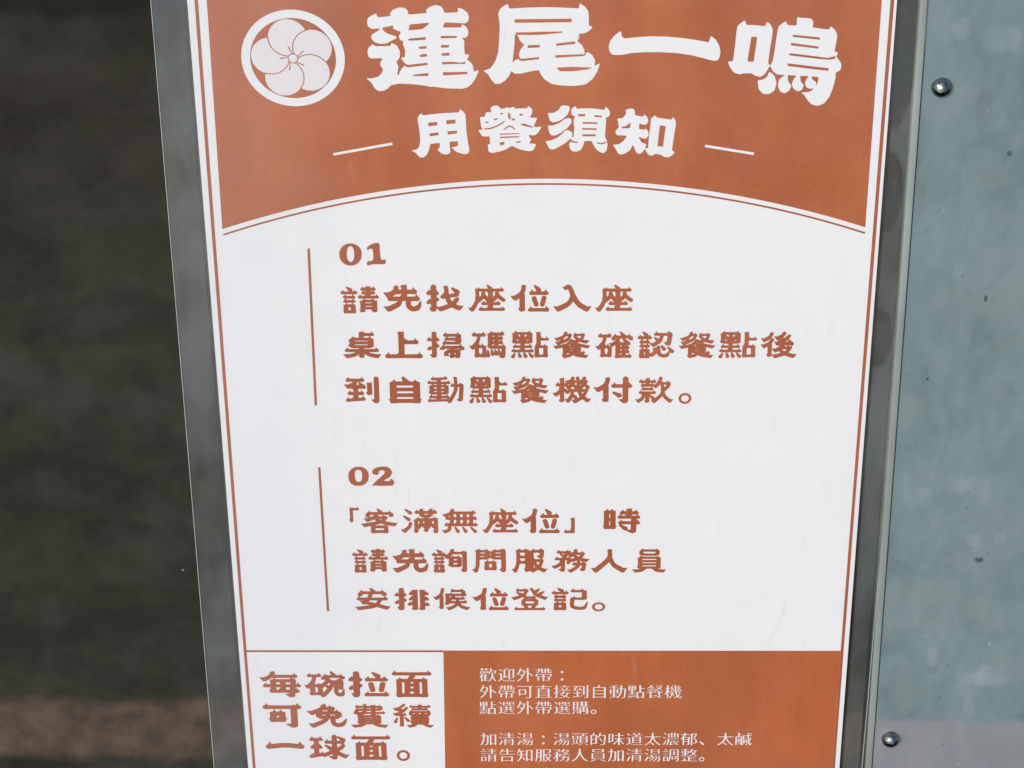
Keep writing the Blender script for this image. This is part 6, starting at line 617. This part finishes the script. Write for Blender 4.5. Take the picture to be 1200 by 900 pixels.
 "加": [[78,-60,42,-22,109,92,151,224,176,380,182,584,174,592,54,593,45,620,54,629,186,632,191,806,264,809,273,800,276,632,486,629,495,620,489,272,470,50,446,-10,414,-36,270,-43,250,-34,249,-16,258,-7,354,-6,373,8,392,92,404,266,410,584,402,592,282,592,268,572,261,404,230,218,176,62,102,-49],[570,-47,569,692,918,693,919,-34,834,-35,830,20,822,28,666,29,652,20,648,-47],[654,68,816,65,830,74,831,644,822,658,660,658,652,650]],
 "清": [[360,-59,360,381,865,380,867,-10,852,-35,804,-55,677,-58,678,-31,768,-30,786,-17,788,86,780,94,444,94,436,86,433,-58],[126,-48,84,-19,79,-4,208,272,216,285,228,286,270,257,272,236,146,-34,138,-47],[438,116,780,114,788,122,788,218,774,227,444,226,436,218],[438,254,780,252,788,260,788,350,774,359,444,358,436,350],[192,414,54,511,57,524,72,538,90,538,225,458,228,437,210,415],[276,475,273,488,282,497,552,497,566,506,564,602,348,605,339,614,348,623,564,626,564,716,324,719,315,728,318,741,558,744,566,752,570,819,636,821,655,818,658,752,666,744,919,740,912,719,660,716,660,626,882,623,891,614,882,605,660,602,658,506,672,497,948,497,957,488,954,475],[228,684,102,775,105,788,120,802,138,802,258,731,272,710,246,684]],
 "湯": [[564,-60,534,-34,612,54,649,116,688,200,689,242,606,242,552,155,459,44,375,-28,354,-30,333,-10,333,2,372,30,468,132,512,200,517,236,510,244,432,243,327,140,297,140,280,164,396,282,428,332,433,368,426,376,300,377,293,398,966,399,969,386,960,377,522,374,485,308,492,270,928,266,908,50,896,2,864,-43,816,-61,714,-61,705,-52,714,-31,792,-29,823,26,842,152,842,236,834,244,786,244,773,236,728,134,678,53,586,-52],[120,-48,70,-10,208,266,216,279,234,280,267,254,272,236,164,8,133,-46],[204,420,144,465,57,512,71,542,90,544,132,526,237,464,234,443,216,421],[390,505,390,783,877,782,876,505],[474,524,786,522,794,530,794,626,780,635,480,634,472,626],[474,656,786,654,794,662,794,758,780,767,480,766,472,758],[252,684,108,781,125,812,138,814,198,784,285,728,290,716,276,695]],
 "頭": [[438,-60,423,-46,424,-34,516,13,594,70,638,50,630,35,570,-6,474,-54],[912,-60,786,34,777,50,798,64,816,64,954,-33,951,-46,930,-60],[54,-6,43,26,54,34,306,86,302,98,317,122,288,133,285,152,317,302,386,290,386,260,346,128,348,98,450,113,460,86],[498,127,495,602,504,611,636,614,656,698,656,734,648,742,474,743,465,752,467,770,960,771,963,752,954,743,756,741,724,650,732,612,931,608,931,128],[138,133,111,278,120,287,162,293,176,284,194,230,207,152,192,138],[582,152,846,152,846,284,582,284],[582,308,846,308,846,434,582,434],[78,373,78,597,427,596,426,373],[156,398,348,398,348,572,156,572],[582,464,846,464,846,590,582,590],[48,733,45,758,54,767,438,767,453,758,444,731]],
 "的": [[624,-41,624,-7,744,-13,774,-5,793,14,811,56,830,176,842,344,849,614,840,628,612,628,516,461,498,456,459,482,529,626,586,806,600,827,664,812,635,704,642,666,924,665,933,650,915,230,897,92,878,26,861,-4,822,-36,786,-43],[84,-35,81,650,90,659,192,662,233,818,306,815,314,806,275,698,279,662,432,659,441,650,441,50,426,41,168,40,160,32,156,-35],[162,80,354,80,354,350,162,350],[702,210,568,410,576,424,600,436,619,434,758,242,738,222],[162,386,354,386,354,626,162,626]],
 "味": [[612,-59,606,262,504,119,432,47,366,-1,348,5,328,32,462,156,535,260,575,338,570,376,372,377,363,386,365,410,600,414,608,422,606,620,414,623,405,632,407,656,606,662,611,812,690,815,699,806,702,662,906,659,915,650,906,623,702,620,699,428,708,414,955,410,957,386,948,377,744,377,731,368,734,332,779,242,846,144,944,38,915,2,894,5,804,101,702,252,699,-52,690,-61],[72,109,71,728,336,729,337,188,156,184,148,176,144,109],[150,224,252,222,260,230,261,680,252,694,156,694,148,686]],
 "道": [[84,-48,57,-16,57,-4,182,92,182,422,174,430,54,431,45,446,54,467,265,464,268,92,330,43,396,13,510,-6,750,-6,888,5,942,5,951,-4,936,-31,492,-37,366,-12,228,61,178,38,102,-43],[378,109,375,536,384,545,546,548,566,614,566,656,552,665,312,665,305,686,471,692,475,728,432,806,468,826,495,812,536,752,511,728,523,704,518,692,528,690,678,692,753,818,810,809,806,782,767,728,772,692,942,689,949,668,672,664,659,650,634,572,642,546,865,542,865,110],[462,134,774,132,782,140,782,242,768,251,468,251,460,242],[462,266,774,263,782,272,782,374,768,383,468,382,460,374],[462,404,774,402,782,410,782,512,768,521,468,520,460,512],[198,619,87,752,96,772,135,776,252,653,252,642,228,624]],
 "太": [[90,-60,70,-40,63,-16,205,68,319,194,391,332,428,470,428,506,414,515,66,515,57,524,60,555,438,560,452,680,453,812,462,821,522,821,543,812,540,560,949,554,951,524,942,515,594,515,582,512,579,500,581,464,641,308,725,170,840,54,949,-16,921,-58,900,-60,777,20,663,140,580,272,510,433,452,278,395,170,528,59,592,-16,552,-48,534,-47,498,-2,360,129,240,18,186,-18]],
 "濃": [[456,-65,442,-34,464,32,464,176,456,184,396,182,362,56,300,-55,282,-60,246,-28,283,38,308,116,320,194,324,417,949,416,942,395,408,392,399,260,400,218,408,210,954,209,969,200,960,185,714,185,701,176,707,134,756,73,852,121,878,140,888,169,900,169,916,128,810,62,815,32,828,19,946,-34,930,-60,822,-24,738,31,666,107,618,183,552,185,538,176,540,-4,666,23,679,20,679,2],[108,-42,75,-10,73,2,217,278,240,286,267,260,266,236,146,-4,126,-37],[438,295,437,308,450,311,882,311,897,302,882,293],[192,414,54,508,60,533,84,538,216,461,222,452,212,428,204,415],[342,505,342,759,498,762,506,770,509,818,522,821,576,819,582,764,666,762,674,770,678,819,726,821,745,818,748,770,756,762,925,758,924,505],[420,518,498,515,506,524,506,620,498,632,506,644,507,728,498,742,426,742,418,734,418,644,426,632,418,620],[582,518,666,515,674,524,674,620,666,632,674,644,675,728,666,742,588,742,580,734,580,644,588,632,580,620],[750,518,834,515,842,524,842,620,834,632,842,644,843,728,834,742,756,742,748,734,748,644,756,632,748,620],[240,684,105,776,114,803,132,808,264,731,276,716,272,704,258,684]],
 "郁": [[606,-59,603,752,612,761,906,766,939,746,944,728,821,470,820,452,822,427,888,353,926,290,945,230,938,140,906,95,858,72,744,65,730,80,738,101,810,102,840,115,859,140,866,176,860,272,847,308,816,364,747,446,847,680,848,716,834,725,690,722,687,-52,678,-61],[150,-47,145,416,136,416,72,348,59,350,34,392,145,542,184,626,187,662,180,670,54,671,45,698,54,707,216,710,244,812,282,821,320,806,304,746,312,708,558,707,573,698,564,671,282,669,232,566,240,528,523,524,525,20,510,-19,480,-36,342,-41,342,-13,438,-10,438,170,234,172,226,164,223,-46],[228,200,438,200,438,332,228,332],[228,368,438,368,438,494,228,494]],
 "、": [[270,-53,58,164,114,220,210,143,332,14,330,-7]],
 "鹹": [[456,-60,408,-28,366,-23,360,14,348,17,138,16,130,8,126,-47,65,-46,65,566,204,572,210,819,283,818,286,734,294,726,463,722,456,701,294,700,285,686,288,572,426,569,435,560,438,27,458,86,476,236,479,632,732,638,731,818,798,819,810,638,954,635,963,626,954,605,822,604,813,590,814,482,834,303,853,344,887,476,924,479,945,464,920,362,849,170,863,74,894,-11,913,20,929,122,942,124,974,98,968,38,950,-16,924,-54,900,-61,870,-54,838,-22,798,82,675,-52,660,-54,639,-34,639,-22,726,72,776,158,746,470,570,473,561,482,576,491,744,488,740,596,726,605,558,604,550,596,549,338,537,170,506,26,473,-52],[132,44,264,42,276,65,288,42,360,44,362,266,322,326,336,341,361,332,360,536,132,536,130,338,176,284,156,263,130,278,132,162,163,194,212,278,211,320,147,398,148,410,177,410,246,338,306,461,336,455,340,446,287,326,286,284,350,182,333,158,318,157,252,257,168,143,131,140],[270,84,226,146,234,166,255,158,296,104,285,86],[570,85,569,362,726,363,727,134,630,131,618,85],[624,146,666,143,674,152,675,338,666,353,630,353,622,344],[234,438,192,488,204,523,260,452,252,438],[912,702,843,788,852,808,879,806,944,740,948,720]],
 "請": [[480,-59,479,398,900,399,903,2,891,-34,858,-54,804,-61,738,-61,724,-52,732,-31,816,-28,816,122,570,124,562,116,559,-58],[78,-47,77,254,372,255,373,2,156,-2,144,-47],[150,26,300,26,300,224,150,224],[564,146,810,144,818,152,818,242,804,251,570,250,562,242],[564,272,810,270,818,278,818,368,804,377,570,376,562,368],[78,367,75,380,84,389,354,389,369,380,360,365],[402,493,399,506,408,515,624,515,638,524,636,614,462,617,453,626,462,635,636,638,636,728,438,731,429,740,432,753,630,756,638,764,642,819,708,821,723,812,724,764,732,756,937,752,930,731,726,728,726,638,918,635,927,626,918,617,726,614,724,524,738,515,954,515,963,506,960,493],[78,499,75,512,84,521,354,521,369,512,360,497],[36,625,33,644,42,653,390,653,405,644,396,623],[216,703,166,800,204,827,224,812,273,728,240,702]],
 "告": [[180,-71,180,279,829,278,828,-65,744,-65,740,-22,732,-14,282,-13,268,-22,264,-71],[270,20,738,20,738,242,270,242],[60,421,57,440,66,449,474,452,477,632,468,646,246,645,147,512,132,510,94,542,169,650,243,812,314,794,281,716,288,678,462,677,476,686,477,812,492,821,565,818,568,686,576,678,858,677,873,668,864,647,570,644,570,452,936,449,945,434,943,422,930,419]],
 "知": [[78,-54,52,-16,128,56,187,146,223,242,236,314,241,374,234,382,48,383,39,392,48,419,228,419,242,428,240,650,180,650,102,499,84,498,46,530,97,632,149,818,180,821,224,806,208,734,210,692,487,686,489,662,480,653,336,650,334,428,342,420,510,419,519,410,517,386,336,382,317,308,322,272,465,122,500,74,471,38,453,38,326,194,294,217,272,158,222,71,171,8,120,-37,96,-54],[546,-29,545,734,912,735,913,-22,828,-23,824,38,816,46,642,47,628,38,624,-29],[630,86,810,83,824,92,825,686,816,700,642,701,628,692]],
 "服": [[84,-60,42,-28,74,80,98,260,101,782,402,783,405,14,398,-22,372,-48,330,-60,227,-58,222,-27,312,-24,320,-16,320,266,312,274,186,274,172,248,165,164,134,20,103,-58],[486,-59,485,776,912,777,914,590,882,558,816,545,714,545,704,566,714,575,828,578,828,746,564,746,561,458,570,444,906,443,936,430,926,374,884,260,809,122,814,86,950,-34,930,-59,900,-54,813,8,756,63,657,-28,618,-54,599,-52,581,-22,636,18,704,86,709,128,628,272,583,392,570,406,561,392,561,-52,552,-61],[749,170,756,165,769,176,823,284,848,362,848,398,840,406,672,407,658,398,659,362,683,296],[186,314,318,314,318,512,186,512],[186,554,318,554,318,746,186,746]],
 "務": [[402,-59,385,-28,444,1,518,62,565,128,589,188,588,230,444,233,435,242,438,261,606,266,623,356,684,359,703,356,695,296,702,264,928,260,902,50,884,-4,858,-42,816,-61,677,-58,678,-33,774,-30,799,-10,830,104,841,224,828,233,690,232,677,224,638,128,594,64,510,-12],[132,-48,126,-21,198,-18,212,-4,210,294,164,212,90,113,66,109,46,152,121,254,157,320,187,392,188,428,180,436,48,437,39,458,48,467,224,470,229,506,141,602,141,614,174,628,228,582,240,582,325,680,337,698,338,734,324,743,60,743,51,764,66,773,420,772,441,758,440,740,381,662,287,566,290,518,282,500,294,468,426,473,456,466,465,452,461,404,450,397,398,260,378,252,345,278,380,392,378,434,300,434,296,-4,273,-34,240,-48],[468,373,462,395,576,433,657,476,660,513,552,627,492,576,462,576,442,596,540,708,603,818,624,821,665,806,641,758,648,721,894,719,915,710,914,686,872,614,785,518,785,482,846,445,954,407,945,380,924,377,876,390,720,466,576,396,504,372],[718,524,732,528,799,602,826,644,827,686,606,686,605,644,629,608]],
 "人": [[96,-54,62,-16,282,174,397,410,446,668,447,788,455,818,540,819,550,608,563,536,623,350,756,134,933,2,945,-16,918,-48,894,-48,735,62,622,200,544,350,504,466,464,350,378,185,258,47,126,-48]],
 "員": [[84,-59,72,-33,180,1,300,55,317,68,311,74,324,98,312,107,143,110,144,495,859,494,858,109,354,106,348,98,354,68,374,50,370,38,264,-12,138,-54],[882,-60,630,36,616,50,632,62,642,91,658,92,676,74,666,68,672,61,934,-34,918,-54],[228,128,768,126,776,134,776,224,762,233,234,232,226,224],[228,254,768,252,776,260,776,350,762,359,234,359,226,350],[228,374,768,371,776,380,776,470,762,479,234,478,226,470],[186,595,183,770,192,785,810,785,825,776,825,602,816,593],[276,620,726,618,734,626,734,746,720,755,282,754,273,740]],
 "調": [[366,-60,331,-28,329,-4,318,-1,156,-2,144,-47,77,-46,77,254,354,255,358,32,360,22,366,25,391,80,415,176,428,278,431,776,930,777,933,2,926,-22,906,-42,864,-55,768,-55,753,-34,762,-25,846,-24,860,-10,858,740,516,742,508,734,507,416,489,206,446,50,390,-49],[150,26,282,26,282,224,150,224],[546,55,546,297,805,296,804,103,618,100,606,55],[612,122,738,122,738,272,612,272],[78,367,75,380,84,389,342,389,357,380,348,365],[534,415,531,428,540,437,642,440,642,572,552,575,543,584,552,593,642,596,648,675,715,674,720,596,817,590,810,575,720,572,718,446,726,438,828,437,837,428,834,415],[78,499,75,512,84,521,342,521,357,512,348,497],[36,625,33,644,42,653,372,653,387,644,378,623],[210,703,160,800,192,821,211,818,266,728,234,702]],
 "整": [[42,-35,39,-16,48,-7,204,-4,207,152,216,161,289,158,294,-4,438,-7,452,2,450,242,114,245,105,266,120,275,888,275,897,260,888,245,546,242,546,134,822,131,831,122,822,113,546,110,544,2,558,-7,954,-7,963,-22,961,-34,948,-37],[912,324,816,372,738,429,552,330,534,330,519,350,522,359,636,415,683,452,685,488,606,605,552,552,537,554,508,584,565,662,636,820,698,806,677,746,684,708,955,704,954,685,894,680,842,560,790,482,792,446,816,426,941,356,925,326],[78,331,62,356,180,432,218,470,223,506,216,514,83,518,83,650,246,656,248,728,240,736,60,737,51,746,54,759,240,762,248,770,252,819,312,821,325,818,328,770,336,762,517,758,510,737,330,734,330,656,493,650,495,530,486,515,330,512,324,343,251,344,246,436,132,354],[444,384,337,458,348,499,367,482,365,470,473,404,462,384],[731,512,751,524,793,602,805,638,804,680,654,680,659,620],[156,530,246,530,246,632,156,632],[330,530,414,530,414,632,330,632]],
}


def lines(pl, table, k=.001):
    return [place([pairs(l, k) for l in table[c]], r) for c, *r in pl]

em = thing_emblem = bpy.data.objects.new('emblem', None)
COL.objects.link(em); em.parent = notice; em['label'] = 'round white emblem of a five-petalled flower in a ring'
part('ring', [[pairs(l, .01) for l in EMBLEM['ring']]], Z2, WHITE, parent=em)
part('flower', [[pairs(l, .01) for l in EMBLEM['flower']]], Z2, PINKISH, parent=em)
part('title_lettering', [[pairs(l, .01) for l in TITLES[c]] for c in '蓮尾一鳴'], Z2, WHITE, 'large white arched lettering')
part('subtitle_lettering', [[pairs(l, .01) for l in TITLES[c]] for c in '用餐須知'], Z2, WHITE, 'smaller white arched lettering')
for c in ('01', '02'):
    part('number_lettering', [[pairs(l, .01) for l in TITLES[c]]], Z1, BROWN, 'brown number ' + c)
for kind, pl in ROWS:
    part('notice_lettering', lines(pl, GLYPHS), Z1, BROWN)
for pl in SMALL_ROWS:
    part('small_lettering', lines(pl, SMALL), Z2, WHITE, 'small thin white lettering')

# ---------------------------------------------------------------- the laminating pouch round the paper
LB, LT = -80.0, 262.0
def lx(y): return -10.74 - (230 - y) * .0046
def rx(y): return 219.15 - (238 - y) * .00455
bm = bmesh.new(); box_bm(bm, lx(LB), rx(LB), LB, LT, -.45, .42, xt0=lx(LT), xt1=rx(LT))
link('laminating_film', mesh(bm, 'laminating_film'), FILM, notice)
for f, s in ((lx, -1), (rx, 1)):
    bm = bmesh.new(); box_bm(bm, f(LB) + .02 * s - (.16 if s < 0 else 0), f(LB) + .02 * s + (.16 if s > 0 else 0), LB, LT, -.42, .40,
                             xt0=f(LT) + .02 * s - (.16 if s < 0 else 0), xt1=f(LT) + .02 * s + (.16 if s > 0 else 0))
    link('film_edge', mesh(bm, 'film_edge'), EDGE, notice)
